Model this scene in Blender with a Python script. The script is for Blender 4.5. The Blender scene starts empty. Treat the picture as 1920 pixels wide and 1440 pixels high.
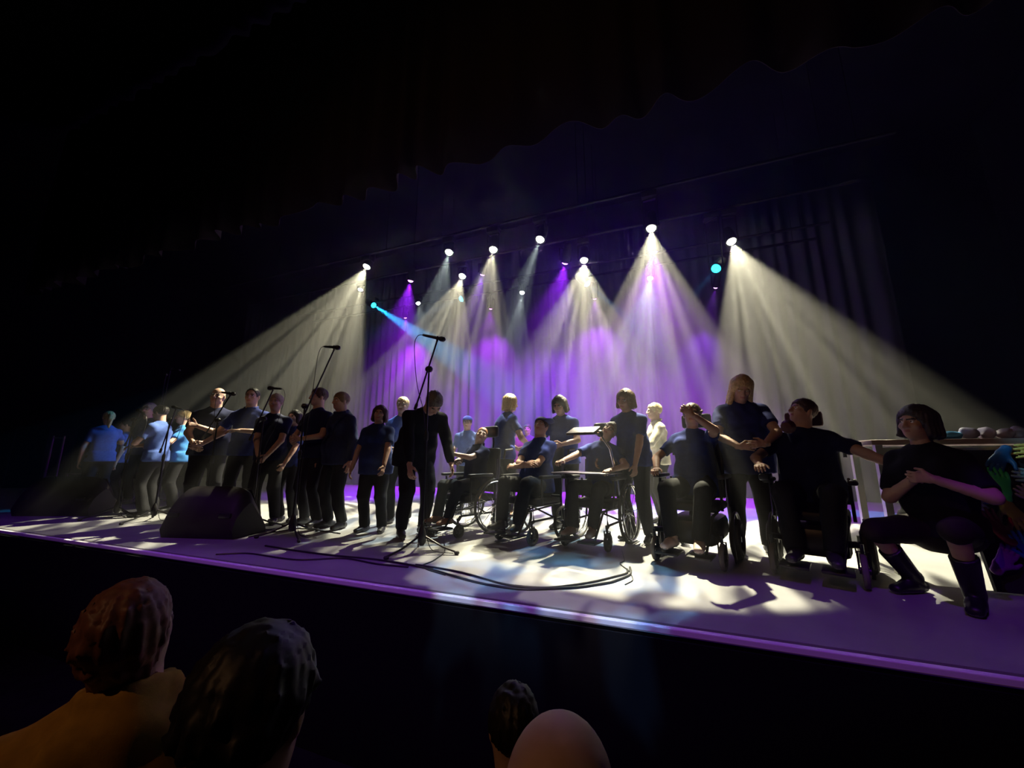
import bpy, bmesh, math, random
import numpy as np
from mathutils import Vector, Matrix
random.seed(7); np.random.seed(7)
PI = math.pi
SC = bpy.context.scene
COL = SC.collection

# ---------------------------------------------------------------- camera
FPX, PITCH, YAW = 710.0, math.radians(10.8), math.radians(20.8)
CAM = np.array([0.0, -2.301, 0.85])
FW = np.array([-math.sin(YAW)*math.cos(PITCH), math.cos(YAW)*math.cos(PITCH), math.sin(PITCH)])
RT = np.array([math.cos(YAW), math.sin(YAW), 0.0])
UP = np.cross(RT, FW)
cd = bpy.data.cameras.new('camera'); cam = bpy.data.objects.new('camera', cd); COL.objects.link(cam)
cd.sensor_fit = 'HORIZONTAL'; cd.sensor_width = 36.0; cd.lens = FPX/1920.0*36.0
cd.clip_start = 0.05; cd.clip_end = 200
cam.matrix_world = Matrix(((RT[0], UP[0], -FW[0], CAM[0]), (RT[1], UP[1], -FW[1], CAM[1]), (RT[2], UP[2], -FW[2], CAM[2]), (0, 0, 0, 1)))
SC.camera = cam
def ray(u, v): return RT*(u-960) + UP*(720-v) + FW*FPX
def at_y(u, v, y):                       # the point a photo pixel shows at depth y of the stage
    d = ray(u, v); return CAM + d*((y-CAM[1])/d[1])
def at_z(u, v, z=0.0):                   # ... at height z
    d = ray(u, v); return CAM + d*((z-CAM[2])/d[2])
# ---------------------------------------------------------------- world, exposure
w = bpy.data.worlds.new('dark_house'); SC.world = w; w.use_nodes = True
w.node_tree.nodes['Background'].inputs[0].default_value = (0.10, 0.10, 0.16, 1)
w.node_tree.nodes['Background'].inputs[1].default_value = 0.004
vs = SC.view_settings
vs.view_transform = 'Standard'; vs.look = 'None'; vs.exposure = 0.0; vs.gamma = 1.0; vs.use_curve_mapping = False
SC.cycles.max_bounces = 4; SC.cycles.diffuse_bounces = 2; SC.cycles.glossy_bounces = 2; SC.cycles.volume_bounces = 0
SC.cycles.transparent_max_bounces = 8
SC.cycles.use_adaptive_sampling = False
SC.cycles.sample_clamp_indirect = 4.0

# ---------------------------------------------------------------- materials
MATS = {}
def mat(name, col, rough=0.7, metal=0.0, noise=0.0, nscale=30.0, bump=0.0, bscale=200.0, spec=0.4, col2=None, emit=None, estr=0.0, sheen=0.0):
    if name in MATS: return MATS[name]
    m = bpy.data.materials.new(name); m.use_nodes = True; nt = m.node_tree; b = nt.nodes['Principled BSDF']
    b.inputs['Base Color'].default_value = (*col, 1); b.inputs['Roughness'].default_value = rough
    b.inputs['Metallic'].default_value = metal; b.inputs['Specular IOR Level'].default_value = spec
    if sheen: b.inputs['Sheen Weight'].default_value = sheen
    if noise or bump or col2:
        tc = nt.nodes.new('ShaderNodeTexCoord')
    if noise or col2:
        n = nt.nodes.new('ShaderNodeTexNoise'); n.inputs['Scale'].default_value = nscale; n.inputs['Detail'].default_value = 4
        nt.links.new(tc.outputs['Object'], n.inputs['Vector'])
        r = nt.nodes.new('ShaderNodeValToRGB'); r.color_ramp.elements[0].position = 0.3; r.color_ramp.elements[1].position = 0.7
        a = np.array(col); c2 = np.array(col2) if col2 else np.clip(a*(1+noise), 0, 1)
        if not col2: a = a*(1-noise)
        r.color_ramp.elements[0].color = (*a, 1); r.color_ramp.elements[1].color = (*c2, 1)
        nt.links.new(n.outputs['Fac'], r.inputs['Fac']); nt.links.new(r.outputs['Color'], b.inputs['Base Color'])
    if bump:
        n2 = nt.nodes.new('ShaderNodeTexNoise'); n2.inputs['Scale'].default_value = bscale; n2.inputs['Detail'].default_value = 3
        nt.links.new(tc.outputs['Object'], n2.inputs['Vector'])
        bp = nt.nodes.new('ShaderNodeBump'); bp.inputs['Strength'].default_value = bump; bp.inputs['Distance'].default_value = 0.01
        nt.links.new(n2.outputs['Fac'], bp.inputs['Height']); nt.links.new(bp.outputs['Normal'], b.inputs['Normal'])
    if emit:
        b.inputs['Emission Color'].default_value = (*emit, 1); b.inputs['Emission Strength'].default_value = estr
        m.cycles.emission_sampling = 'NONE'
    MATS[name] = m; return m

# ---------------------------------------------------------------- object helpers
def tag(o, label=None, cat=None, group=None, kind=None):
    if label: o['label'] = label
    if cat: o['category'] = cat
    if group: o['group'] = group
    if kind: o['kind'] = kind
    return o
def empty(name, loc=(0, 0, 0), rz=0.0, label=None, cat=None, group=None):
    o = bpy.data.objects.new(name, None); COL.objects.link(o)
    o.location = loc; o.rotation_euler = (0, 0, rz); o.empty_display_size = 0.1
    return tag(o, label, cat, group)
def obj_np(name, V, Fc, m, parent=None, smooth=True, mats=None, midx=None):
    me = bpy.data.meshes.new(name)
    me.from_pydata([tuple(map(float, v)) for v in V], [], [tuple(map(int, f)) for f in Fc]); me.update()
    for mm in (mats or [m]): me.materials.append(mm)
    if smooth: me.polygons.foreach_set('use_smooth', [True]*len(me.polygons))
    if midx is not None: me.polygons.foreach_set('material_index', [int(i) for i in midx])
    o = bpy.data.objects.new(name, me); COL.objects.link(o)
    if parent: o.parent = parent
    return o
class MB:
    """collects boxes, tubes, lathes and prisms into one mesh"""
    def __init__(s): s.V = []; s.F = []
    def add(s, V, F):
        n = len(s.V); s.V += [tuple(v) for v in V]; s.F += [tuple(i+n for i in f) for f in F]; return s
    def box(s, c, d, R=None, bev=0.0):
        x, y, z = d[0]/2, d[1]/2, d[2]/2; b = min(bev, x*0.9, y*0.9, z*0.9)
        if b <= 0:
            V = [(i*x, j*y, k*z) for k in (-1, 1) for j in (-1, 1) for i in (-1, 1)]
            F = [(0, 2, 3, 1), (4, 5, 7, 6), (0, 1, 5, 4), (2, 6, 7, 3), (0, 4, 6, 2), (1, 3, 7, 5)]
        else:
            bm = bmesh.new(); bmesh.ops.create_cube(bm, size=1)
            for v in bm.verts: v.co = Vector((v.co.x*2*x, v.co.y*2*y, v.co.z*2*z))
            bmesh.ops.bevel(bm, geom=bm.edges[:], offset=b, segments=2, affect='EDGES', profile=0.5)
            bm.verts.index_update(); V = [tuple(v.co) for v in bm.verts]; F = [tuple(v.index for v in f.verts) for f in bm.faces]; bm.free()
        V = np.array(V, float)
        if R is not None: V = V @ np.array(R).T
        return s.add(V + np.array(c), F)
    def tube(s, pts, r, n=8, cap=True):
        P = np.array(pts, float); m = len(P); rr = np.full(m, r, float) if np.isscalar(r) else np.array(r, float)
        T = np.gradient(P, axis=0) if m > 2 else np.repeat([P[1]-P[0]], 2, 0)
        T /= np.linalg.norm(T, axis=1)[:, None] + 1e-12
        a = np.array([0, 0, 1.0]) if abs(T[0][2]) < 0.9 else np.array([1.0, 0, 0])
        V = []; u = np.cross(T[0], a); u /= np.linalg.norm(u)
        for i in range(m):
            u = u - T[i]*(u@T[i]); u /= np.linalg.norm(u)+1e-12; v = np.cross(T[i], u)
            for k in range(n):
                t = 2*PI*k/n; V.append(P[i] + rr[i]*(math.cos(t)*u + math.sin(t)*v))
        F = [(i*n+k, i*n+(k+1) % n, (i+1)*n+(k+1) % n, (i+1)*n+k) for i in range(m-1) for k in range(n)]
        if cap: F += [tuple(range(n-1, -1, -1)), tuple((m-1)*n+k for k in range(n))]
        return s.add(V, F)
    def lathe(s, prof, c=(0, 0, 0), axis=(0, 0, 1), n=16):
        A = np.array(axis, float); A /= np.linalg.norm(A); h = np.array([1.0, 0, 0]) if abs(A[0]) < .9 else np.array([0, 1.0, 0])
        u = np.cross(A, h); u /= np.linalg.norm(u); v = np.cross(A, u); V = []
        for (r, z) in prof:
            for k in range(n):
                t = 2*PI*k/n; V.append(np.array(c) + A*z + r*(math.cos(t)*u+math.sin(t)*v))
        m = len(prof); F = [(i*n+k, i*n+(k+1) % n, (i+1)*n+(k+1) % n, (i+1)*n+k) for i in range(m-1) for k in range(n)]
        F += [tuple(range(n-1, -1, -1)), tuple((m-1)*n+k for k in range(n))]
        return s.add(V, F)
    def torus(s, c, R, r, axis=(0, 0, 1), n=28, k=8, a0=0, a1=2*PI, sq=1.0):
        A = np.array(axis, float); A /= np.linalg.norm(A); h = np.array([1.0, 0, 0]) if abs(A[0]) < .9 else np.array([0, 1.0, 0])
        u = np.cross(A, h); u /= np.linalg.norm(u); v = np.cross(A, u); V = []
        for i in range(n):
            t = 2*PI*i/n; d = math.cos(t)*u+math.sin(t)*v
            for j in range(k):
                q = 2*PI*j/k; V.append(np.array(c)+d*(R+r*math.cos(q))+A*r*sq*math.sin(q))
        F = [(i*k+j, ((i+1) % n)*k+j, ((i+1) % n)*k+(j+1) % k, i*k+(j+1) % k) for i in range(n) for j in range(k)]
        return s.add(V, F)
    def prism(s, poly, depth, M=None):
        """poly in the xz plane, extruded along y from -depth/2 to depth/2"""
        n = len(poly); V = [(p[0], -depth/2, p[1]) for p in poly]+[(p[0], depth/2, p[1]) for p in poly]
        F = [tuple(range(n)), tuple(range(2*n-1, n-1, -1))]+[(i, i+n, (i+1) % n+n, (i+1) % n) for i in range(n)]
        V = np.array(V, float)
        if M is not None: V = V @ np.array(M[0]).T + np.array(M[1])
        return s.add(V, F)
    def build(s, name, m, parent=None, smooth=True):
        o = obj_np(name, s.V, s.F, m, parent, smooth)
        if smooth:
            bm = bmesh.new(); bm.from_mesh(o.data)
            for e in bm.edges:
                if len(e.link_faces) == 2 and e.calc_face_angle(0) > math.radians(40): e.smooth = False
            bmesh.ops.recalc_face_normals(bm, faces=bm.faces); bm.to_mesh(o.data); bm.free()
        return o
def rotz(a): c, s = math.cos(a), math.sin(a); return np.array([[c, -s, 0], [s, c, 0], [0, 0, 1.0]])
def rotx(a): c, s = math.cos(a), math.sin(a); return np.array([[1.0, 0, 0], [0, c, -s], [0, s, c]])
def roty(a): c, s = math.cos(a), math.sin(a); return np.array([[c, 0, s], [0, 1.0, 0], [-s, 0, c]])
def nrm(v): v = np.array(v, float); return v/(np.linalg.norm(v)+1e-12)
# ================================================================ the setting
M_floor = mat('stage_floor_vinyl', (0.24, 0.24, 0.245), 0.55, noise=0.10, nscale=2.5, bump=0.05, bscale=60, spec=0.35)
M_black = mat('matte_black', (0.006, 0.006, 0.007), 0.9, spec=0.1)
M_trim = mat('edge_trim', (0.85, 0.82, 0.85), 0.5)
M_house = mat('house_floor', (0.010, 0.009, 0.010), 0.95, spec=0.1, noise=0.3, nscale=8)
CURT_Y = 7.0
def struct(o): o['kind'] = 'structure'; return o
struct(MB().box((-6, 4.0, -0.06), (26, 8.0-0.10+0.10, 0.12)).build('floor', M_floor, None, False))
struct(MB().box((-6, -0.03, -0.555), (26, 0.06, 1.0)).build('wall_stage_front', M_black, None, False))
struct(MB().box((-6, -0.045, -0.014), (26, 0.034, 0.030), bev=0.004).build('trim_1', M_trim, None, False))
struct(MB().box((-6, -4.0, -1.11), (26, 8.0, 0.1)).build('floor_audience', M_house, None, False))
struct(MB().box((-6, 8.1, 3.5), (26, 0.1, 9.3)).build('wall_back', M_black, None, False))
struct(MB().box((-19.05, 0, 3.5), (0.1, 16.2, 9.2)).build('wall_left', M_black, None, False))
struct(MB().box((7.05, 0, 3.5), (0.1, 16.2, 9.2)).build('wall_right', M_black, None, False))
struct(MB().box((-6, 0, 8.15), (26.2, 16.3, 0.1)).build('ceiling', M_black, None, False))
def curtain(name, x0, x1, y, z0, z1, m, label, cat='curtain', period=0.27, amp=0.05, hem=None, seed=1):
    rs = np.random.RandomState(seed); n = int((x1-x0)/0.03); xs = np.linspace(x0, x1, n+1)
    ph = 2*PI*xs/period + 2.6*np.sin(xs*0.9+seed) + 1.6*np.sin(xs*2.3)+0.8*np.sin(xs*5.1)
    am = amp*(0.75+0.25*np.sin(xs*1.7+seed*2))
    rows = 7; V = []; F = []
    for k in range(rows):
        t = k/(rows-1)
        for i, x in enumerate(xs):
            zb = z0 if hem is None else z0+hem(x)
            V.append((x+0.02*np.sin(ph[i]*0.5+t*2), y+am[i]*(0.6+0.4*(1-t))*np.sin(ph[i]+0.25*np.sin(t*3+x)), zb+(z1-zb)*t))
    q = n+1
    for k in range(rows-1):
        for i in range(n): F.append((k*q+i, k*q+i+1, (k+1)*q+i+1, (k+1)*q+i))
    o = obj_np(name, V, F, m); tag(o, label, cat)
    md = o.modifiers.new('thick', 'SOLIDIFY'); md.thickness = 0.006
    return o
M_curt = mat('grey_drape', (0.05, 0.048, 0.055), 0.95, bump=0.15, bscale=400, spec=0.1)
M_bdrape = mat('black_drape', (0.015, 0.014, 0.018), 0.95, spec=0.1)
curtain('stage_curtain', -14.5, 4.6, CURT_Y, 0.01, 6.6, M_curt, 'tall pleated grey backdrop curtain lit violet behind the performers')

# ================================================================ haze
hz = MB().box((-6, 3.45, 3.6), (24, 6.7, 7.18)).build('stage_haze', None, None, False)
hm = bpy.data.materials.new('haze'); hm.use_nodes = True; nt = hm.node_tree
for n in list(nt.nodes):
    if n.type != 'OUTPUT_MATERIAL': nt.nodes.remove(n)
vsn = nt.nodes.new('ShaderNodeVolumeScatter'); vsn.inputs['Color'].default_value = (1, 1, 1, 1)
vsn.inputs['Density'].default_value = 0.018; vsn.inputs['Anisotropy'].default_value = 0.4
nt.links.new(vsn.outputs[0], nt.nodes['Material Output'].inputs['Volume'])
hz.data.materials.clear(); hz.data.materials.append(hm)
tag(hz, 'thin theatrical haze filling the stage where the beams show', 'haze', kind='stuff')
# ================================================================ lamps
def lens_mat(name, c, s): return mat(name, (0.02, 0.02, 0.02), 0.3, emit=c, estr=s)
M_fix = mat('fixture_black', (0.006, 0.006, 0.006), 0.7, spec=0.1)
def gobo_nodes(ld, kind, seed, col):
    """break-up glass in front of the lamp: the pattern depends only on the direction in which the light leaves"""
    ld.use_nodes = True; nt = ld.node_tree; em = nt.nodes['Emission']; L = nt.links.new
    em.inputs['Color'].default_value = (1, 1, 1, 1)
    tc = nt.nodes.new('ShaderNodeTexCoord'); sp = nt.nodes.new('ShaderNodeSeparateXYZ'); L(tc.outputs['Normal'], sp.inputs[0])
    dx = nt.nodes.new('ShaderNodeMath'); dx.operation = 'DIVIDE'; L(sp.outputs['X'], dx.inputs[0]); L(sp.outputs['Z'], dx.inputs[1])
    dy = nt.nodes.new('ShaderNodeMath'); dy.operation = 'DIVIDE'; L(sp.outputs['Y'], dy.inputs[0]); L(sp.outputs['Z'], dy.inputs[1])
    cb = nt.nodes.new('ShaderNodeCombineXYZ'); L(dx.outputs[0], cb.inputs['X']); L(dy.outputs[0], cb.inputs['Y']); cb.inputs['Z'].default_value = seed*3.7
    r = nt.nodes.new('ShaderNodeValToRGB')
    if kind == 'streak':
        sq = nt.nodes.new('ShaderNodeVectorMath'); sq.operation = 'MULTIPLY'; sq.inputs[1].default_value = (1.25, 0.28, 1.0); L(cb.outputs[0], sq.inputs[0])
        n = nt.nodes.new('ShaderNodeTexNoise'); n.inputs['Scale'].default_value = 17.0; n.inputs['Detail'].default_value = 1.0
        L(sq.outputs[0], n.inputs['Vector']); L(n.outputs['Fac'], r.inputs['Fac'])
        e = r.color_ramp.elements; e[0].position = 0.44; e[0].color = (.10, .10, .10, 1); e[1].position = 0.55; e[1].color = (1, 1, 1, 1)
    else:
        n = nt.nodes.new('ShaderNodeTexVoronoi'); n.distance = 'CHEBYCHEV'; n.inputs['Scale'].default_value = 30.0; n.inputs['Randomness'].default_value = 0.6
        L(cb.outputs[0], n.inputs['Vector']); sc = nt.nodes.new('ShaderNodeSeparateXYZ'); L(n.outputs['Color'], sc.inputs[0]); L(sc.outputs[0], r.inputs['Fac'])
        e = r.color_ramp.elements; r.color_ramp.interpolation = 'CONSTANT'; e[0].position = 0.0; e[0].color = (0, 0, 0, 1); e[1].position = 0.62; e[1].color = (1, 1, 1, 1)
    if kind in ('slot', 'patch'):        # shutters that keep the light on the stage lip
        ab = nt.nodes.new('ShaderNodeMath'); ab.operation = 'ABSOLUTE'; L(dy.outputs[0], ab.inputs[0])
        mr = nt.nodes.new('ShaderNodeMapRange'); mr.inputs['From Min'].default_value = 0.085; mr.inputs['From Max'].default_value = 0.060; L(ab.outputs[0], mr.inputs['Value'])
        if kind == 'slot':
            L(mr.outputs[0], em.inputs['Color']); return
        mx = nt.nodes.new('ShaderNodeMath'); mx.operation = 'MULTIPLY'; L(r.outputs['Color'], mx.inputs[0]); L(mr.outputs[0], mx.inputs[1]); L(mx.outputs[0], em.inputs['Color']); return
    L(r.outputs['Color'], em.inputs['Color'])
def aim(P, uvL, uvR, phi):
    """beam axis and half angle of the cone that fans out between two directions seen from the house; phi > 0 leans it to the house"""
    c = nrm(CAM-P); nL = nrm(np.cross(ray(*uvL), P-CAM)); nR = nrm(np.cross(P-CAM, ray(*uvR)))
    eL = ray(*uvL); eL = nrm(eL-c*(eL@c)); eR = ray(*uvR); eR = nrm(eR-c*(eR@c))
    pp = P-CAM; 
    def perp(uv):
        d = nrm(ray(*uv)); q = d*np.linalg.norm(pp)-pp; q = q-c*(q@c); return nrm(q)
    eL, eR = perp(uvL), perp(uvR); b = nrm(eL+eR); half = 0.5*math.acos(max(-1, min(1, eL@eR)))
    a = b*math.cos(phi)+c*math.sin(phi); th = math.asin(math.cos(phi)*math.sin(half))
    return a, th
PIPES = {'front': 3.5, 'mid': 4.45, 'back': 5.6, 'rear': 6.15}
def basis(a, h=None):
    z = -nrm(a)
    if h is None: h = np.array([0, 0, 1.0]) if abs(z[2]) < .95 else np.array([0, 1.0, 0])
    h = np.array(h, float); x = nrm(np.cross(h, z)); y = np.cross(z, x)
    return np.array([x, y, z]).T
def lamp(P, a, th, power, col, label, lens_r=0.06, lens_e=30.0, kind='moving', blend=0.35, gobo=None, seed=1, lens_col=None, pipe_z=5.05, group=None, spill=0):
    P = np.array(P); R = basis(a, np.array((0.0, -2.3, 0.9))-P if gobo == 'streak' else None)    # the break-up slots run up and down stage
    nm = {'moving': 'moving_head_light', 'par': 'led_par_can'}[kind]
    e = empty(nm, tuple(P), 0, label, 'stage light', group)
    def T(mb): mb.V = [tuple(R@np.array(v)) for v in mb.V]; return mb
    r = lens_r
    hd = MB().lathe([(r*0.55, 0.34), (r*1.0, 0.30), (r*1.25, 0.18), (r*1.3, 0.02), (r*1.32, -0.02), (r*1.05, -0.02), (r*1.0, 0.0)], n=18)
    T(hd).build('head', M_fix, e)
    dome = MB().lathe([(r*math.cos(t), -r*0.8*math.sin(t)-0.004) for t in np.linspace(0, 1.5, 6)], n=18)
    lm = lens_mat('lens_%s_%g' % ('_'.join('%02d' % int(c*99) for c in (lens_col or col)), lens_e), lens_col or col, lens_e)
    T(dome).build('lens', lm, e)
    top = pipe_z-P[2]; w = r*1.55
    yk = MB(); yd = nrm(np.cross(a, (0.001, 0.0005, 1.0))); yd = nrm((yd[0], yd[1], 0))
    for s in (-1, 1): yk.tube([yd*s*w, yd*s*w+np.array([0, 0, max(top-0.18, .1)])], 0.014, 6)
    yk.tube([-yd*w+np.array([0, 0, max(top-0.18, .1)]), yd*w+np.array([0, 0, max(top-0.18, .1)])], 0.014, 6)
    if kind == 'moving': yk.box((0, 0, max(top-0.12, .14)), (w*2.1, 0.16, 0.10), bev=0.015)
    yk.build('yoke', M_fix, e)
    MB().tube([(0, 0, max(top-0.18, .1)), (0, 0, top-0.026)], 0.018, 6).build('clamp', M_fix, e)
    if power:
        ld = bpy.data.lights.new(nm, 'SPOT'); ld.energy = power; ld.color = col; ld.spot_size = min(2*th, 2.8); ld.spot_blend = blend; ld.shadow_soft_size = 0.03
        if gobo: gobo_nodes(ld, gobo, seed, col)
        lo = bpy.data.objects.new('beam', ld); COL.objects.link(lo); lo.parent = e
        m = Matrix([list(R[i])+[0] for i in range(3)]+[[0, 0, 0, 1]]); m.translation = Vector(tuple(R@np.array([0, 0, -r*0.85-0.03]))); lo.matrix_local = m
    if spill:                            # point light added to stand in for violet glow scattered by the haze
        sd = bpy.data.lights.new('spill', 'POINT'); sd.energy = spill; sd.color = (0.14, 0.01, 1.0); sd.shadow_soft_size = 0.03
        so = bpy.data.objects.new('spill', sd); COL.objects.link(so); so.parent = e; so.location = tuple(R@np.array([0, 0, -r*0.85-0.06]))
    return e
CREAM = (1.0, 0.93, 0.64); COOL = (0.80, 0.95, 0.95); CYAN = (0.02, 0.42, 1.0); VIOLET = (0.30, 0.02, 1.0); MAGENTA = (0.42, 0.01, 0.95)
ORD = ['leftmost', 'second from the left', 'third from the left', 'fourth from the left', 'fifth from the left', 'sixth from the left', 'seventh from the left', 'rightmost']
RIG = []
def rig(fam, uv, pipe, power, col, fan=None, target=None, th=0.1, phi=0.0, **k):
    y = PIPES[pipe] if isinstance(pipe, str) else pipe
    RIG.append(dict(fam=fam, P=at_y(uv[0], uv[1], y), u=uv[0], power=power, col=col, fan=fan, target=target, th=th, phi=phi, k=k))
W = 'cream white moving lights'; KW = dict(blend=0.12, lens_r=0.07, lens_e=40, gobo='streak', lens_col=(1, .98, .85)); KC = dict(blend=0.12, lens_r=0.055, lens_e=30, gobo='streak', lens_col=(.9, 1, 1))
rig(W, (688, 499), 'front', 5224, CREAM, ((335, 710), (694, 700)), phi=0.62, seed=1, **KW)
rig(W, (867, 517), 'mid', 3870, CREAM, ((735, 640), (897, 700)), phi=0.80, seed=3, **KW)
rig(W, (925, 467), 'front', 2762, CREAM, ((850, 580), (962, 600)), phi=0.82, seed=4, **KW)
rig(W, (1095, 487), 'mid', 4605, CREAM, ((985, 630), (1195, 625)), phi=0.82, seed=6, **KW)
rig(W, (1221, 427), 'front', 5031, CREAM, ((1145, 560), (1320, 560)), phi=0.82, seed=7, **KW)
rig(W, (1371, 452), 'mid', 5534, CREAM, ((1322, 700), (1880, 760)), phi=0.84, seed=8, **KW)
rig(W, (676, 542), 'mid', 1701, CREAM, ((560, 720), (690, 720)), phi=0.62, seed=9, **KC)
C_ = 'cool white moving lights'
rig(C_, (842, 472), 'front', 1688, COOL, ((776, 580), (848, 570)), phi=0.82, seed=2, **KW)
rig(C_, (1013, 448), 'front', 1688, COOL, ((940, 560), (990, 600)), phi=0.84, seed=5, **KW)
rig(C_, (979, 548), 'back', 1125, COOL, ((935, 640), (1000, 650)), phi=0.78, seed=10, **KC)
rig(C_, (1219, 521), 'back', 1829, (0.55, 0.88, 1.0), ((1150, 620), (1262, 630)), phi=0.85, seed=11, **KC)
rig(C_, (784, 568), 'back', 422, COOL, ((765, 640), (820, 620)), phi=0.78, seed=12, **KC)
Y_ = 'cyan moving lights'; KY = dict(lens_r=0.075, lens_e=6, lens_col=(.02, .75, 1.0), blend=0.15)
rig(Y_, (700, 572), 'back', 17416, CYAN, target=at_z(1292, 957), th=0.095, **KY)
rig(Y_, (1100, 531), 'back', 2995, CYAN, target=at_z(1600, 962), th=0.08, **KY)
rig(Y_, (866, 560), 'back', 1024, CYAN, target=(-8.0, 1.8, 1.5), th=0.10, **KY)
rig(Y_, (1343, 503), 'mid', 307, CYAN, target=(-0.8, 1.8, 1.1), th=0.06, **KY)
V_ = 'violet wash lights'; KV = dict(lens_e=12, kind='par', lens_col=(.9, .25, 1.0), blend=1.0)
rig(V_, (770, 525), 'mid', 5295, VIOLET, ((700, 610), (800, 620)), phi=0.15, lens_r=0.06, **KV)
rig(V_, (1060, 490), 'mid', 5971, VIOLET, ((950, 610), (1110, 610)), phi=-0.22, lens_r=0.07, spill=28, **KV)
rig(V_, (1225, 470), 'mid', 5565, MAGENTA, ((1180, 520), (1285, 520)), phi=0.15, lens_r=0.07, spill=19, **KV)
rig(V_, (905, 512), 'mid', 3581, VIOLET, ((840, 600), (930, 620)), phi=-0.22, lens_r=0.06, spill=19, **KV)
rig(V_, (920, 577), 'rear', 1493, MAGENTA, ((815, 690), (1000, 690)), phi=-0.15, lens_r=0.05, **KV)
rig(V_, (760, 594), 'rear', 2183, MAGENTA, ((688, 690), (850, 700)), phi=-0.15, lens_r=0.05, **KV)
rig(V_, (1115, 558), 'rear', 1149, MAGENTA, ((1010, 690), (1235, 690)), phi=-0.15, lens_r=0.05, **KV)
rig(V_, (1342, 537), 'rear', 707, VIOLET, ((1275, 640), (1362, 640)), phi=-0.15, lens_r=0.05, **KV)
for fam in (W, C_, Y_, V_):
    fl = sorted([r for r in RIG if r['fam'] == fam], key=lambda r: r['u'])
    for j, r in enumerate(fl):
        o_ = 'rightmost' if j == len(fl)-1 else ORD[j]
        a, th = aim(r['P'], *r['fan'], r['phi']) if r['fan'] else (nrm(np.array(r['target'])-r['P']), r['th'])
        lamp(r['P'], a, th, r['power'], r['col'], '%s of the %s hanging above the stage' % (o_, fam), group=fam+' above the stage', **r['k'])
# wash lamps on the front-of-house bar behind the audience, shuttered to the stage lip, and an added warm fill lamp
for j, (x, tx, pw) in enumerate(((-4.6, -4.6, 420), (0.2, -0.4, 560))):
    P = np.array((x, -3.2, 6.9)); lamp(P, nrm(np.array((tx, 0.20, 0.0))-P), 0.62, pw, VIOLET, 'violet wash light on the front of house bar, %s' % ('left one', 'right one')[j], 0.07, 8, 'par', 0.5, 'slot', 1, (.9, .25, 1.0), 8.1, 'front of house lights')
for j, (x, tx, pc, pw, nm) in enumerate(((-2.4, -0.75, (0.16, 0.50, 1.0), 2300, 'blue'), (0.6, -0.75, (0.30, 0.70, 1.0), 1500, 'sky blue'), (-1.2, -0.9, (1.0, 0.92, 0.85), 1500, 'warm white'))):
    P = np.array((x, -3.2, 6.9)); lamp(P, nrm(np.array((tx, 0.50, 0.0))-P), 0.12, pw, pc, '%s pattern light on the front of house bar' % nm, 0.07, 8, 'moving', 0.1, 'patch', 3+j, (.5, .8, 1.0), 8.1, 'front of house lights')
P = np.array((-4.0, -3.2, 6.9)); lamp(P, nrm(np.array((2.82, 1.32, 0.72))-P), 0.045, 1000, (0.35, 0.85, 1.0), 'cool profile light on the front of house bar aimed at the hand display', 0.07, 8, 'moving', 0.3, None, 1, (.5, .9, 1.0), 8.1, 'front of house lights')
lamp((-3.0, -6.5, 5.6), nrm((0.25, 1, -0.60)), 0.75, 150, (1.0, 0.50, 0.22), 'added dim warm fill lamp behind the audience', 0.09, 3, 'par', 0.8, None, 1, (1, .6, .3), 8.1)  # unseen fill, added to warm the audience and the performers' fronts
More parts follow.
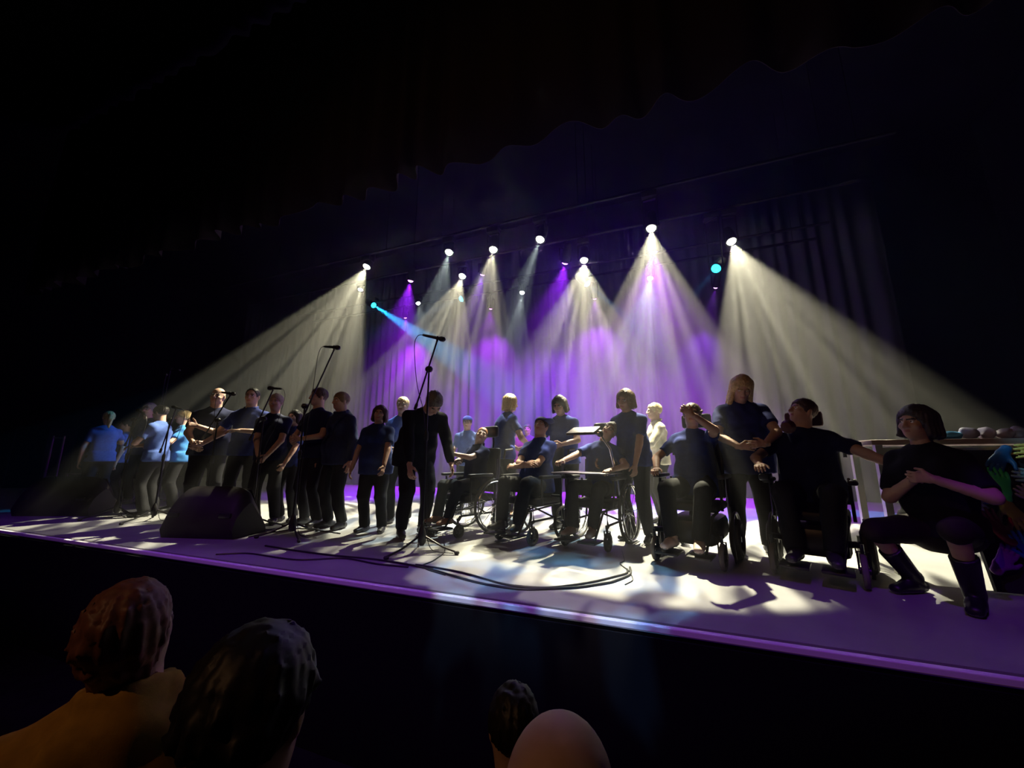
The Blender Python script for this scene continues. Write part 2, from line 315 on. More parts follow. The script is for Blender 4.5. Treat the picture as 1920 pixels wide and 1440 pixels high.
# ================================================================ sculpting: smooth unions of tapered limbs on a grid, meshed by surface nets
class Fld:
    def __init__(s, lo, hi, h):
        s.h = h; s.lo = np.array(lo, float)-3*h; s.n = np.ceil((np.array(hi, float)+3*h-s.lo)/h).astype(int)+1
        s.D = np.full(s.n, 0.2, np.float32); s.ax = [(s.lo[i]+h*np.arange(s.n[i])).astype(np.float32) for i in range(3)]
    def sl(s, lo, hi):
        a = np.clip(np.floor((np.array(lo)-s.lo)/s.h).astype(int), 0, s.n); b = np.clip(np.ceil((np.array(hi)-s.lo)/s.h).astype(int)+1, 0, s.n)
        return tuple(slice(int(p), int(q)) for p, q in zip(a, b))
    def grid(s, S): return s.ax[0][S[0]][:, None, None], s.ax[1][S[1]][None, :, None], s.ax[2][S[2]][None, None, :]
    def put(s, S, d, k, op):
        D = s.D[S]
        if D.size == 0: return
        if op == 'u':
            h = np.clip(0.5+0.5*(D-d)/k, 0, 1); s.D[S] = D*(1-h)+d*h-k*h*(1-h)
        elif op == 's':
            h = np.clip(0.5-0.5*(D+d)/k, 0, 1); s.D[S] = D*(1-h)-d*h+k*h*(1-h)
    def seg(s, a, b, ra, rb, side=None, k=0.02, cap=False, op='u'):
        a = np.array(a, float); b = np.array(b, float); ra = (ra, ra) if np.isscalar(ra) else ra; rb = (rb, rb) if np.isscalar(rb) else rb
        rm = max(ra+rb); m = rm+0.05+k; S = s.sl(np.minimum(a, b)-m, np.maximum(a, b)+m); X, Y, Z = s.grid(S)
        ax = b-a; L = np.linalg.norm(ax)+1e-9; u = ax/L
        sd = np.array([1.0, 0, 0]) if side is None else np.array(side, float)
        if abs(nrm(sd)@u) > 0.97: sd = np.array([0, 1.0, 0.1])
        sv = nrm(sd-u*(sd@u)); wv = np.cross(u, sv)
        x, y, z = X-a[0], Y-a[1], Z-a[2]
        t = x*u[0]+y*u[1]+z*u[2]; tc = np.clip(t, 0, L); f = tc/L; ov = t-tc
        qs = x*sv[0]+y*sv[1]+z*sv[2]; qw = x*wv[0]+y*wv[1]+z*wv[2]
        rx = ra[0]+(rb[0]-ra[0])*f; ry = ra[1]+(rb[1]-ra[1])*f; r0 = np.minimum(rx, ry)
        if cap:
            d = np.maximum((np.sqrt((qs/rx)**2+(qw/ry)**2)-1)*r0, np.maximum(-t, t-L))
        else:
            d = (np.sqrt((qs/rx)**2+(qw/ry)**2+(ov/r0)**2)-1)*r0
        s.put(S, d.astype(np.float32), k, op)
    def ell(s, c, r, R=None, k=0.02, op='u'):
        c = np.array(c, float); m = max(r)+0.05+k; S = s.sl(c-m, c+m); X, Y, Z = s.grid(S); x, y, z = X-c[0], Y-c[1], Z-c[2]
        if R is None: q = np.sqrt((x/r[0])**2+(y/r[1])**2+(z/r[2])**2)
        else:
            R = np.array(R); q = np.sqrt(sum(((x*R[0, i]+y*R[1, i]+z*R[2, i])/r[i])**2 for i in range(3)))
        s.put(S, ((q-1)*min(r)).astype(np.float32), k, op)
    def plane(s, p, n):                 # cut away the side the normal points to
        X, Y, Z = s.grid(tuple(slice(0, int(i)) for i in s.n)); n = nrm(n)
        s.D = np.maximum(s.D, ((X-p[0])*n[0]+(Y-p[1])*n[1]+(Z-p[2])*n[2]).astype(np.float32))
    def wave(s, amp, freq, seed=0, sz=(1, 1, 1)):
        X, Y, Z = s.grid(tuple(slice(0, int(i)) for i in s.n)); rs = np.random.RandomState(seed); f = 0
        for i in range(3):
            d = nrm(rs.randn(3))*np.array(sz); fr = freq*(1+0.7*i); f = f+np.sin(fr*(d[0]*X+d[1]*Y+d[2]*Z)+rs.rand()*6+1.5*np.sin(freq*0.4*(d[2]*X+d[0]*Y-d[1]*Z)))/(1+0.6*i)
        s.D = s.D+np.float32(amp)*f.astype(np.float32)
    def mesh(s):
        D = s.D; S = D < 0; n = D.shape
        c = np.zeros((n[0]-1, n[1]-1, n[2]-1), np.int8)
        for i in (0, 1):
            for j in (0, 1):
                for k in (0, 1): c += S[i:n[0]-1+i, j:n[1]-1+j, k:n[2]-1+k]
        I = np.argwhere((c > 0) & (c < 8)); idx = np.full(c.shape, -1, np.int64)
        if len(I) == 0: return np.zeros((0, 3)), []
        idx[tuple(I.T)] = np.arange(len(I)); acc = np.zeros((len(I), 3)); cnt = np.zeros(len(I))
        cs = [(i, j, k) for i in (0, 1) for j in (0, 1) for k in (0, 1)]
        val = {q: D[I[:, 0]+q[0], I[:, 1]+q[1], I[:, 2]+q[2]] for q in cs}
        for p in cs:
            for axn in range(3):
                if p[axn] == 0:
                    q = list(p); q[axn] = 1; q = tuple(q); a, b = val[p], val[q]; cr = (a < 0) != (b < 0)
                    t = np.where(cr, a/(a-b+1e-12), 0); pos = np.repeat(np.array([p], float), len(I), 0); pos[:, axn] += t
                    acc[cr] += pos[cr]; cnt[cr] += 1
        V = s.lo+s.h*(I+acc/np.maximum(cnt, 1)[:, None]); Fc = []
        for axn in range(3):
            o1, o2 = [(1, 2), (2, 0), (0, 1)][axn]
            a = [slice(None)]*3; b = [slice(None)]*3; a[axn] = slice(0, -1); b[axn] = slice(1, None)
            A, B = S[tuple(a)], S[tuple(b)]; E = np.argwhere(A != B)
            e1 = np.zeros(3, int); e1[o1] = 1; e2 = np.zeros(3, int); e2[o2] = 1
            ok = (E[:, o1] > 0) & (E[:, o2] > 0) & (E[:, o1] < n[o1]-1) & (E[:, o2] < n[o2]-1); E = E[ok]
            q = [idx[tuple((E-d).T)] for d in (e1+e2, e2, np.zeros(3, int), e1)]
            Q = np.stack(q, 1); fl = ~A[tuple(E.T)]; Q[fl] = Q[fl][:, ::-1]; Fc.append(Q)
        return V, np.concatenate(Fc)
def joinm(parts):
    V = []; Fc = []; n = 0
    for v, f in parts:
        if len(v) == 0: continue
        V.append(v); Fc.append(np.array(f)+n); n += len(v)
    return np.concatenate(V), np.concatenate(Fc)
def ik(a, c, l1, l2, hint):
    a = np.array(a, float); c = np.array(c, float); d = c-a; L = np.linalg.norm(d); L2 = min(L, (l1+l2)*0.999); u = d/(L+1e-9); c = a+u*L2
    x = (l1*l1-l2*l2+L2*L2)/(2*L2); y = math.sqrt(max(l1*l1-x*x, 0)); h = np.array(hint, float); h = nrm(h-u*(h@u)); return a+u*x+h*y, c
def hand_mesh(wr, d, n, left, curl, s, cuff=0.0, h=0.0058):
    d = nrm(d); n = nrm(np.array(n)-d*(np.array(n)@d)); t = np.cross(d, n)*(-1 if left else 1)
    F = Fld(wr-0.18*s*np.ones(3), wr+0.18*s*np.ones(3), h)
    if cuff: F.seg(wr-d*cuff, wr, (0.040*s, 0.026*s), (0.032*s, 0.020*s), t, 0.012, True)
    F.D[:] = 0.2
    F.seg(wr-d*0.03*s, wr+d*0.012*s, (0.026*s, 0.021*s), (0.029*s, 0.018*s), t, 0.01)
    F.seg(wr+d*0.012*s, wr+d*0.080*s, (0.030*s, 0.016*s), (0.040*s, 0.013*s), t, 0.012)
    for i, (o, L) in enumerate(((0.031, 0.072), (0.0105, 0.082), (-0.0105, 0.076), (-0.030, 0.060))):
        p = wr+d*(0.088-0.004*abs(i-1))*s+t*o*s; a = 0.15+curl*0.75; sp = t*(0.07*(1.3-i*0.85))
        dd = nrm(d+sp)
        for j, (fr, r0, r1) in enumerate(((0.44, 0.0098, 0.0092), (0.32, 0.0092, 0.0084), (0.24, 0.0084, 0.0072))):
            ang = a*(0.75+0.55*j); q = nrm(dd*math.cos(ang)+n*math.sin(ang)); e = p+q*L*fr*s; F.seg(p, e, r0*s, r1*s, None, 0.004); p = e
            a = a if j else a*1.3
    p = wr+d*0.022*s+t*0.026*s; q = nrm(d*0.62+t*0.72+n*0.30); e = p+q*0.042*s; F.seg(p, e, 0.0145*s, 0.0115*s, None, 0.010)
    q2 = nrm(d*0.85+t*(0.45-curl*0.4)+n*(0.25+curl*0.3)); F.seg(e, e+q2*0.038*s, 0.0112*s, 0.0088*s, None, 0.004)
    return F.mesh()
def head_R(yaw, pitch, roll): return rotz(yaw)@rotx(pitch)@roty(roll)
def head_mesh(c, R, s, neck_to, neck_r, male):
    F = Fld(c-0.19*s, c+0.19*s, 0.0085)
    P = lambda x, y, z: c+R@(np.array([x, y, z])*s)
    E = lambda p, r, k=0.015, op='u': F.ell(P(*p), tuple(i*s for i in r), R, k, op)
    E((0, 0.014, 0.030), (0.074, 0.093, 0.086), 0.01); E((0, -0.030, -0.030), (0.061, 0.063, 0.080), 0.03)
    E((0, -0.060, -0.082), (0.036 if male else 0.030, 0.030, 0.026), 0.022); E((0, -0.020, -0.066), (0.055 if male else 0.050, 0.050, 0.036), 0.02)
    for x in (-1, 1):
        E((x*0.031, -0.094, 0.010), (0.019, 0.016, 0.012), 0.012, 's'); E((x*0.030, -0.079, 0.024), (0.024, 0.012, 0.007), 0.008)
        E((x*0.040, -0.066, -0.022), (0.022, 0.022, 0.018), 0.015)
        E((x*0.077, 0.014, -0.004), (0.010, 0.019, 0.031), 0.006); E((x*0.0155, -0.101, -0.026), (0.009, 0.010, 0.008), 0.006)
    F.seg(P(0, -0.090, 0.018), P(0, -0.111, -0.022), 0.008*s, 0.0125*s, None, 0.010)
    E((0, -0.089, -0.050), (0.022, 0.011, 0.0055), 0.005); E((0, -0.086, -0.062), (0.019, 0.011, 0.006), 0.005); E((0, -0.100, -0.0555), (0.024, 0.012, 0.0022), 0.003, 's')
    F.seg(P(0, 0.014, -0.05), neck_to, neck_r*1.0, neck_r*1.08, None, 0.03)
    V, Q = F.mesh(); fc = (V[Q].mean(1)-c)@R/s; mi = np.zeros(len(Q), int)
    mi[(np.abs(fc[:, 0]) < 0.021) & (fc[:, 1] < -0.080) & (np.abs(fc[:, 2]+0.0555) < 0.011)] = 1
    mi[(np.abs(np.abs(fc[:, 0])-0.031) < 0.020) & (fc[:, 1] < -0.070) & (np.abs(fc[:, 2]-0.0275) < 0.0055)] = 3
    return V, Q, mi
def ball(c, r, n=8):
    V = []; F = []
    for i in range(n+1):
        for j in range(n): a = PI*i/n; b = 2*PI*j/n; V.append(np.array(c)+r*np.array([math.sin(a)*math.cos(b), math.sin(a)*math.sin(b), math.cos(a)]))
    for i in range(n):
        for j in range(n): F.append((i*n+j, (i+1)*n+j, (i+1)*n+(j+1) % n, i*n+(j+1) % n))
    return np.array(V), np.array(F)
def hair_field(style, c, R, s, seed):
    F = Fld(c-np.array([0.26, 0.26, 0.42])*s, c+np.array([0.26, 0.26, 0.26])*s, 0.0095)
    P = lambda x, y, z: c+R@(np.array([x, y, z])*s)
    E = lambda p, r, k=0.02, op='u': F.ell(P(*p), tuple(i*s for i in r), R, k, op)
    cut = lambda p, r, k=0.012: F.ell(P(*p), tuple(i*s for i in r), R, k, 's')
    if style in ('short', 'buzz', 'receding'):
        g = {'short': 0.012, 'buzz': 0.004, 'receding': 0.006}[style]
        E((0, 0.016, 0.034), (0.076+g, 0.096+g, 0.087+g))
        cut((0, -0.095, -0.035), (0.085, 0.085, 0.095 if style != 'receding' else 0.135)); cut((0, -0.02, -0.110), (0.12, 0.115, 0.095)); cut((0.0, 0.03, -0.16), (0.14, 0.14, 0.105))
    elif style == 'curly':
        E((0, 0.02, 0.04), (0.094, 0.112, 0.105)); rs = np.random.RandomState(seed)
        for i in range(60):
            v = nrm(rs.randn(3)); v[2] = abs(v[2])*1.1-0.25; E((v[0]*0.090, 0.02+v[1]*0.108, 0.04+v[2]*0.10), (0.018, 0.018, 0.016), 0.006)
        cut((0, -0.105, -0.035), (0.085, 0.085, 0.090)); cut((0, 0.02, -0.15), (0.14, 0.14, 0.10))
    elif style in ('bob', 'long'):
        E((0, 0.018, 0.036), (0.088, 0.106, 0.096)); z1 = -0.095 if style == 'bob' else -0.20
        for x in (-1, 1):
            F.seg(P(x*0.068, 0.005, 0.04), P(x*0.088, -0.012, z1*0.9), (0.040*s, 0.028*s), (0.040*s, 0.024*s), R[:, 1], 0.03)
            F.seg(P(x*0.052, 0.055, 0.03), P(x*0.070, 0.050, z1), (0.042*s, 0.038*s), (0.042*s, 0.030*s), R[:, 0], 0.03)
        F.seg(P(0, 0.075, 0.03), P(0, 0.075, z1), (0.065*s, 0.04*s), (0.075*s, 0.03*s), R[:, 0], 0.03)
        cut((0, -0.105, -0.030), (0.058, 0.085, 0.090)); cut((0, -0.06, -0.16), (0.055, 0.075, 0.08))
    elif style == 'shag':
        E((0, 0.020, 0.036), (0.084, 0.106, 0.096)); F.seg(P(0, 0.06, 0.02), P(0, 0.055, -0.115), (0.072*s, 0.045*s), (0.060*s, 0.032*s), R[:, 0], 0.03)
        rs = np.random.RandomState(seed)
        for i in range(70):
            v = nrm(rs.randn(3)); E((v[0]*0.080, 0.03+v[1]*0.098, 0.02+v[2]*0.105), (0.012, 0.012, 0.012), 0.010)
        cut((0, -0.105, -0.03), (0.085, 0.085, 0.092)); cut((0, -0.05, -0.17), (0.10, 0.07, 0.08))
    elif style == 'ponytail':
        E((0, 0.018, 0.034), (0.082, 0.102, 0.092)); cut((0, -0.10, -0.035), (0.082, 0.085, 0.092)); cut((0, 0.0, -0.125), (0.13, 0.12, 0.09))
        p = [P(0, 0.105, 0.04), P(0, 0.15, 0.03), P(0.005, 0.165, -0.04), P(0.01, 0.15, -0.13), P(0.0, 0.14, -0.20)]; rr = [0.022, 0.032, 0.036, 0.028, 0.010]
        for i in range(4): F.seg(p[i], p[i+1], rr[i]*s, rr[i+1]*s, None, 0.02)
    X, Y, Z = F.grid(tuple(slice(0, int(i)) for i in F.n))
    x = (X-c[0])*R[0, 0]+(Y-c[1])*R[1, 0]+(Z-c[2])*R[2, 0]; y = (X-c[0])*R[0, 1]+(Y-c[1])*R[1, 1]+(Z-c[2])*R[2, 1]; z = (X-c[0])*R[0, 2]+(Y-c[1])*R[1, 2]+(Z-c[2])*R[2, 2]
    th = np.arctan2(x, y); amp = {'buzz': 0.001}.get(style, 0.0032)
    F.D = (F.D+amp*(np.sin(th*23+z*30+seed)+0.6*np.sin(th*41+z*55+1.7*seed))).astype(np.float32)
    return F.mesh()
SKIN = [(0.50, 0.31, 0.23), (0.44, 0.26, 0.19), (0.58, 0.39, 0.30)]
M_eye = mat('eye', (0.75, 0.74, 0.72), 0.3)
def person(label, H, pos, rz=0.0, b=1.0, belly=0.0, male=True, pose=None, skin=0, shirt=(0.012, 0.02, 0.09), sleeve=0.62, trousers=(0.010, 0.010, 0.012), hair='short', hcol=(0.08, 0.05, 0.03),
           extras=(), polo=False, hood=False, shoe=(0.03, 0.03, 0.035), seed=1, group=None, bare=0.0, skirt=None, hem=0.045, bust=False, parts=('legs',)):
    ps = dict(lean=0.03, side=0.0, twist=0.0, hip=None, head=(0, 0, 0), L=None, R=None, eL=(0.6, 0.6, 0), eR=(-0.6, 0.6, 0), fL=None, fR=None, kL=(0.1, -1, 0.1), kR=(-0.1, -1, 0.1),
              cL=0.55, cR=0.55, dL=None, dR=None, nL=None, nR=None, toeL=0.25, toeR=-0.25, footp=0.0)
    ps.update(pose or {}); h = H
    hip = np.array(ps['hip'] if ps['hip'] is not None else (0, 0, 0.525*h), float)
    Tl = lambda f: rotx(ps['lean']*f)@roty(ps['side']*f)
    up = np.array([0, 0, 1.0])
    waist = hip+Tl(0.5)@up*0.105*h; chest = waist+Tl(0.95)@up*0.125*h; nb = chest+Tl(1.15)@up*0.078*h
    RX = Tl(1.0)@rotz(ps['twist']); sx = RX@np.array([1.0, 0, 0]); fwd = RX@np.array([0, -1.0, 0]); sw = (0.098 if male else 0.089)*h*(0.6+0.4*b)
    sh = {1: nb-RX[:, 2]*0.044*h+sx*sw, -1: nb-RX[:, 2]*0.044*h-sx*sw}
    hx = np.array([1.0, 0, 0]); hj = {s: hip+hx*s*0.050*h*(0.7+0.3*b)-np.array([0, 0, 0.005*h]) for s in (1, -1)}
    # arms
    ua, fa = 0.172*h, 0.150*h; el = {}; wr = {}
    for s, n in ((1, 'L'), (-1, 'R')):
        t = ps[n]
        if t is None: t = sh[s]+np.array([s*0.055*h*b, -0.03*h, -0.31*h])
        el[s], wr[s] = ik(sh[s], t, ua, fa, ps['e'+n])
    # legs
    tl, sl = 0.245*h, 0.245*h; kn = {}; an = {}
    for s, n in ((1, 'L'), (-1, 'R')):
        t = ps['f'+n]
        if t is None: t = np.array([s*0.065*h*(0.6+0.4*b), 0.02*h, 0.0])
        t = np.array(t, float)+np.array([0, 0, 0.045*h]); kn[s], an[s] = ik(hj[s], t, tl, sl, ps['k'+n])
    hs = h/1.7*0.98; Rh = Tl(1.0)@head_R(*ps['head']); nd = nrm(0.6*Tl(1.15)@up+0.4*Rh[:, 2]); hc = nb+nd*0.060*h+Rh@np.array([0, -0.012, 0.075])*hs; nr = (0.034 if male else 0.029)*h*(0.8+0.2*b)
    hd_, hn_ = {}, {}
    for s, n in ((1, 'L'), (-1, 'R')):
        fd = nrm(wr[s]-el[s]); hd_[s] = nrm(ps['d'+n]) if ps['d'+n] is not None else fd
        hn_[s] = nrm(ps['n'+n]) if ps['n'+n] is not None else np.array([-s*1.0, 0.35, 0])
    def bounds(pts, m): p = np.array(pts); return p.min(0)-m, p.max(0)+m
    allp = [hip, nb, hc, *sh.values(), *el.values(), *wr.values(), *kn.values(), *an.values()]
    def torso(F, g, k=0.03):
        b2 = b; F.seg(hip-np.array([0, 0, 0.02*h]), waist, (0.098*h*b2+g, 0.066*h*b2+g), (0.086*h*b2+g, 0.060*h*b2+g), sx, k)
        F.seg(waist, chest, (0.086*h*b2+g, 0.060*h*b2+g), (0.098*h*(0.5+0.5*b2)+g, 0.066*h*(0.6+0.4*b2)+g), sx, k)
        F.seg(chest, nb-RX[:, 2]*0.02*h, (0.098*h*(0.5+0.5*b2)+g, 0.066*h*(0.6+0.4*b2)+g), (0.058*h+g, 0.040*h+g), sx, k)
        for s in (1, -1): F.seg(nb-RX[:, 2]*0.012*h, sh[s], 0.024*h+g, 0.027*h+g, None, k)
        if belly: F.ell(0.6*waist+0.4*hip-np.array([0, 1.0, 0])*0.035*h, (0.085*h*b2+g, (0.055+0.03*belly)*h*b2+g, 0.085*h+g), None, 0.04)
        if bust:
            for s in (1, -1): F.ell(chest-RX[:, 2]*0.01*h+fwd*0.045*h*b2+sx*s*0.045*h, (0.042*h+g, 0.036*h+g, 0.040*h+g), None, 0.03)
    # skin: one body with head and hands
    lo, hi = bounds(allp, 0.16); F = Fld(lo, hi, 0.020); torso(F, -0.012)
    for s in (1, -1):
        F.seg(sh[s], el[s], 0.027*h*(0.7+0.3*b), 0.0225*h*(0.7+0.3*b), None, 0.02); F.seg(el[s], wr[s], 0.0235*h*(0.7+0.3*b), 0.0165*h, None, 0.012)
        F.seg(hj[s], kn[s], 0.044*h*(0.6+0.4*b), 0.030*h, None, 0.03); F.seg(kn[s], an[s], 0.031*h, 0.021*h, None, 0.02)
    F.seg(nb-nd*0.03*h, hc-Rh[:, 2]*0.06*hs, nr*1.1, nr, None, 0.03)
    V, Q = F.mesh(); mi = [np.zeros(len(Q), int)]; ms = [(V, Q)]
    v, q, m_ = head_mesh(hc, Rh, hs, nb+nd*0.005*h, nr, male); ms.append((v, q)); mi.append(m_)
    for x in (-1, 1):
        v, q = ball(hc+Rh@np.array([x*0.031, -0.0735, 0.010])*hs, 0.0125*hs); ms.append((v, q)); fc = (v[q].mean(1)-(hc+Rh@np.array([x*0.031, -0.0735, 0.010])*hs))@Rh
        mi.append(np.where((fc[:, 1] < -0.0098*hs), 3, 2))
    for s, n in ((1, 'L'), (-1, 'R')):
        v, q = hand_mesh(wr[s], hd_[s], hn_[s], s == 1, ps['c'+n], h/1.7*(0.95 if male else 0.88)); ms.append((v, q)); mi.append(np.zeros(len(q), int))
    V, Q = joinm(ms); sk = mat('skin_%d' % skin, SKIN[skin], 0.55, noise=0.06, nscale=25, spec=0.35)
    lp = mat('lips', (0.42, 0.17, 0.14), 0.45); br = mat('brow_%d_%d_%d' % tuple(int(99*c) for c in hcol), tuple(c*0.6 for c in hcol), 0.8)
    o = obj_np('person', V, Q, sk, None, True, [sk, lp, M_eye, br], np.concatenate(mi)); tag(o, label, 'person', group)
    o.location = pos; o.rotation_euler = (0, 0, rz)
    # shirt
    ms_ = mat('cloth_%d_%d_%d' % tuple(int(999*c) for c in shirt), shirt, 0.85, noise=0.12, nscale=40, bump=0.12, bscale=500, spec=0.12, sheen=0.02)
    F = Fld(*bounds([hip, nb, *sh.values(), *el.values(), *wr.values()], 0.26 if b > 1.2 else 0.22), 0.0145); g = 0.014; torso(F, g)
    hd2 = Tl(0.3)@up; F.seg(hip-hd2*hem*h, hip+hd2*0.05*h, (0.103*h*b+g, 0.070*h*b+g), (0.098*h*b+g, 0.066*h*b+g), sx, 0.03, True)
    for s in (1, -1):
        if sleeve <= 1:
            e = sh[s]+(el[s]-sh[s])*sleeve; F.seg(sh[s], sh[s]+(e-sh[s])*0.75, 0.032*h*(0.6+0.4*b), 0.031*h*(0.6+0.4*b), None, 0.03, False); F.seg(0.6*e+0.4*sh[s], e+(el[s]-sh[s])*0.05, 0.032*h*(.6+.4*b), 0.034*h*(.6+.4*b), None, 0.010, True)
        else:
            F.seg(sh[s], el[s], 0.035*h*(0.6+0.4*b), 0.032*h*(0.7+0.3*b), None, 0.03); F.seg(el[s], el[s]+(wr[s]-el[s])*(sleeve-1), 0.032*h*(0.7+0.3*b), 0.025*h, None, 0.015)
    if polo or hood:
        c0 = nb+nd*0.020*h; r0 = nr+0.017
        for i in range(10):
            a0, a1 = 2*PI*i/10, 2*PI*(i+1)/10; f_ = lambda a: c0+sx*math.cos(a)*r0+fwd*math.sin(a)*r0*0.95+RX[:, 2]*(-0.016*math.sin(a))*h/1.7
            F.seg(f_(a0), f_(a1), 0.011 if polo else 0.020, 0.011 if polo else 0.020, None, 0.008)
        if hood: F.ell(nb-fwd*0.055*h-RX[:, 2]*0.02*h, (0.062*h, 0.030*h, 0.045*h), RX, 0.03)
    F.wave(0.004, 30, seed, (1.2, 1.0, 0.7)); F.plane(hip-hd2*hem*h, -hd2)
    V, Q = F.mesh(); obj_np('shirt', V, Q, ms_, o)
    # trousers or skirt
    mt = mat('trousers_%d_%d_%d' % tuple(int(999*c) for c in trousers), trousers, 0.8, noise=0.15, nscale=50, spec=0.2)
    F = Fld(*bounds([hip+up*0.06*h, *kn.values(), *an.values()], 0.17), 0.0155); g = 0.012
    F.seg(hip-np.array([0, 0, 0.02*h]), hip+Tl(0.4)@up*0.05*h, (0.099*h*b, 0.067*h*b), (0.084*h*b, 0.058*h*b), hx, 0.03)
    for s in (1, -1):
        F.seg(hj[s], kn[s], (0.050*h*(0.55+0.45*b)+g, 0.050*h*(0.6+0.4*b)+g), 0.036*h*(.7+.3*b)+g, hx, 0.035)
        if not bare: F.seg(kn[s], an[s]+up*0.0, 0.036*h*(.7+.3*b)+g, 0.030*h+g, None, 0.02, True)
    F.wave(0.005, 24, seed+5, (1, 1, 0.6)); V, Q = F.mesh(); obj_np('skirt' if bare else 'trousers', V, Q, mt, o)
    # shoes
    mS = mat('shoe_%d_%d_%d' % tuple(int(99*c) for c in shoe), shoe, 0.45, spec=0.5); msole = mat('shoe_sole', (0.16, 0.15, 0.14), 0.7)
    for s, n in ((1, 'L'), (-1, 'R')):
        a = ps['toe'+n]; d = rotz(a)@rotx(ps['footp'])@np.array([0, -1.0, 0]); dn = rotz(a)@rotx(ps['footp'])@np.array([0, 0, -1.0]); L = 0.150*h
        heel = an[s]-d*0.030*h+dn*0.022*h; toe = an[s]+d*0.095*h+dn*0.026*h; sdv = np.cross(d, dn)
        F = Fld(*bounds([heel, toe, an[s]+up*bare*0.2*h], 0.08), 0.0095)
        F.seg(heel, an[s]+d*0.04*h+dn*0.018*h, (0.020*h, 0.022*h), (0.025*h, 0.024*h), sdv, 0.015); F.seg(an[s]+d*0.03*h+dn*0.020*h, toe, (0.026*h, 0.024*h), (0.023*h, 0.017*h), sdv, 0.015); F.seg(an[s]+dn*0.02*h, an[s]-dn*0.012*h, 0.026*h, 0.025*h, None, 0.012)
        if bare > 1: F.seg(an[s], an[s]+(kn[s]-an[s])*0.62, 0.028*h, 0.037*h, None, 0.015, True)
        F.plane(an[s]+dn*0.042*h, dn); V, Q = F.mesh(); mi_ = ((V[Q].mean(1)-an[s])@dn > 0.034*h).astype(int)
        obj_np('boot' if bare > 1 else 'shoe', V, Q, mS, o, True, [mS, msole], mi_)
    # hair
    if hair != 'bald':
        V, Q = hair_field(hair if hair != 'cap' else 'short', hc, Rh, hs, seed)
        obj_np('hair', V, Q, mat('hair_%d_%d_%d' % tuple(int(99*c) for c in hcol), hcol, 0.5, noise=0.25, nscale=60, spec=0.35), o)
    for ex in extras:
        if ex[0] == 'glasses':
            mb = MB(); A = lambda x, y, z: hc+Rh@(np.array([x, y, z])*hs)
            for x in (-1, 1):
                mb.torus(A(x*0.033, -0.108, 0.010), 0.021*hs, 0.0022, Rh[:, 1], 20, 5); mb.tube([A(x*0.054, -0.105, 0.014), A(x*0.080, -0.05, 0.016), A(x*0.083, 0.012, 0.012)], 0.002, 5)
            mb.tube([A(-0.012, -0.110, 0.013), A(0, -0.113, 0.016), A(0.012, -0.110, 0.013)], 0.002, 5); mb.build('glasses', mat('spectacle_frame', (0.02, 0.02, 0.02), 0.35), o)
        if ex[0] == 'cap':
            F = Fld(hc-0.22*hs, hc+0.22*hs, 0.008); P = lambda x, y, z: hc+Rh@(np.array([x, y, z])*hs); a_ = ex[2] if len(ex) > 2 else 0.0
            F.ell(P(0, 0.014, 0.050), tuple(i*hs for i in (0.092, 0.110, 0.088)), Rh, 0.01); F.plane(P(0, -0.02, 0.052), Rh@np.array([0, -0.12, -1.0]))
            br_ = rotz(a_)@np.array([0, -1.0, 0]); bc = np.array([0, 0.01, 0.062])+br_*0.125; Rb = Rh@rotz(a_)@rotx(-0.12); F.ell(P(*bc), tuple(i*hs for i in (0.080, 0.075, 0.008)), Rb, 0.006)
            V, Q = F.mesh(); obj_np('cap', V, Q, mat('cap_%d_%d_%d' % tuple(int(99*c) for c in ex[1]), ex[1], 0.85, spec=0.15), o)
        if ex[0] == 'headband':
            mb = MB(); Rr = Rh@rotx(0.35); pts = [hc+Rh@(np.array([0, 0.012, 0.045])*hs)+Rr@(np.array([math.cos(t)*0.089, math.sin(t)*0.108, 0])*hs) for t in np.linspace(0, 2*PI, 28)]
            mb.tube(pts, 0.014*hs, 8); mb.build('headband', mat('band_%d' % int(99*ex[1][0]), ex[1], 0.7), o)
        if ex[0] == 'beard':
            F = Fld(hc-0.18*hs, hc+0.18*hs, 0.009); P = lambda x, y, z: hc+Rh@(np.array([x, y, z])*hs)
            F.ell(P(0, -0.040, -0.070), tuple(i*hs for i in (0.062, 0.062, 0.048)), Rh, 0.01); F.ell(P(0, -0.1, -0.05), tuple(i*hs for i in (0.032, 0.03, 0.024)), Rh, 0.01, 's'); F.wave(0.002, 120, seed)
            V, Q = F.mesh(); obj_np('beard', V, Q, mat('beard_%d' % int(99*ex[1][0]), ex[1], 0.8), o)
    return o
# ================================================================ people on the stage
BLUE = (0.014, 0.028, 0.17); NAVY = (0.008, 0.011, 0.045); LIGHTB = (0.07, 0.12, 0.36); BLACK = (0.010, 0.010, 0.013)
BROWN = (0.06, 0.035, 0.02); BLOND = (0.50, 0.36, 0.16); DARK = (0.015, 0.011, 0.010); GINGER = (0.30, 0.12, 0.04); GREY = (0.30, 0.29, 0.28)
def spot(u, v, y): p = at_y(u, v, y); return (float(p[0]), float(y), 0.0), float(p[2])
def stander(label, u, v, y, rz, dH=0.0, **k):
    p, z = spot(u, v, y); return person(label, z/1.012+dH, p, rz, **k)
stander('woman with blonde ponytail and light blue shirt, leftmost in the standing group', 207, 770, 1.25, -1.75, male=False, hair='ponytail', hcol=BLOND, shirt=LIGHTB, seed=1, bust=True,
        pose=dict(R=(-0.10, -0.36, 1.12), eR=(-1, 0.4, -0.6), dR=(0.1, -0.7, 0.6), cR=0.9))
stander('dark-haired person half hidden just behind the blonde ponytail woman', 243, 785, 1.75, -0.5, hair='short', hcol=DARK, shirt=LIGHTB, seed=2)
stander('person with cyan light on the face, behind the dark-haired man at the left', 284, 755, 1.95, 0.5, hair='short', hcol=GREY, shirt=NAVY, seed=3, extras=(('glasses',),))
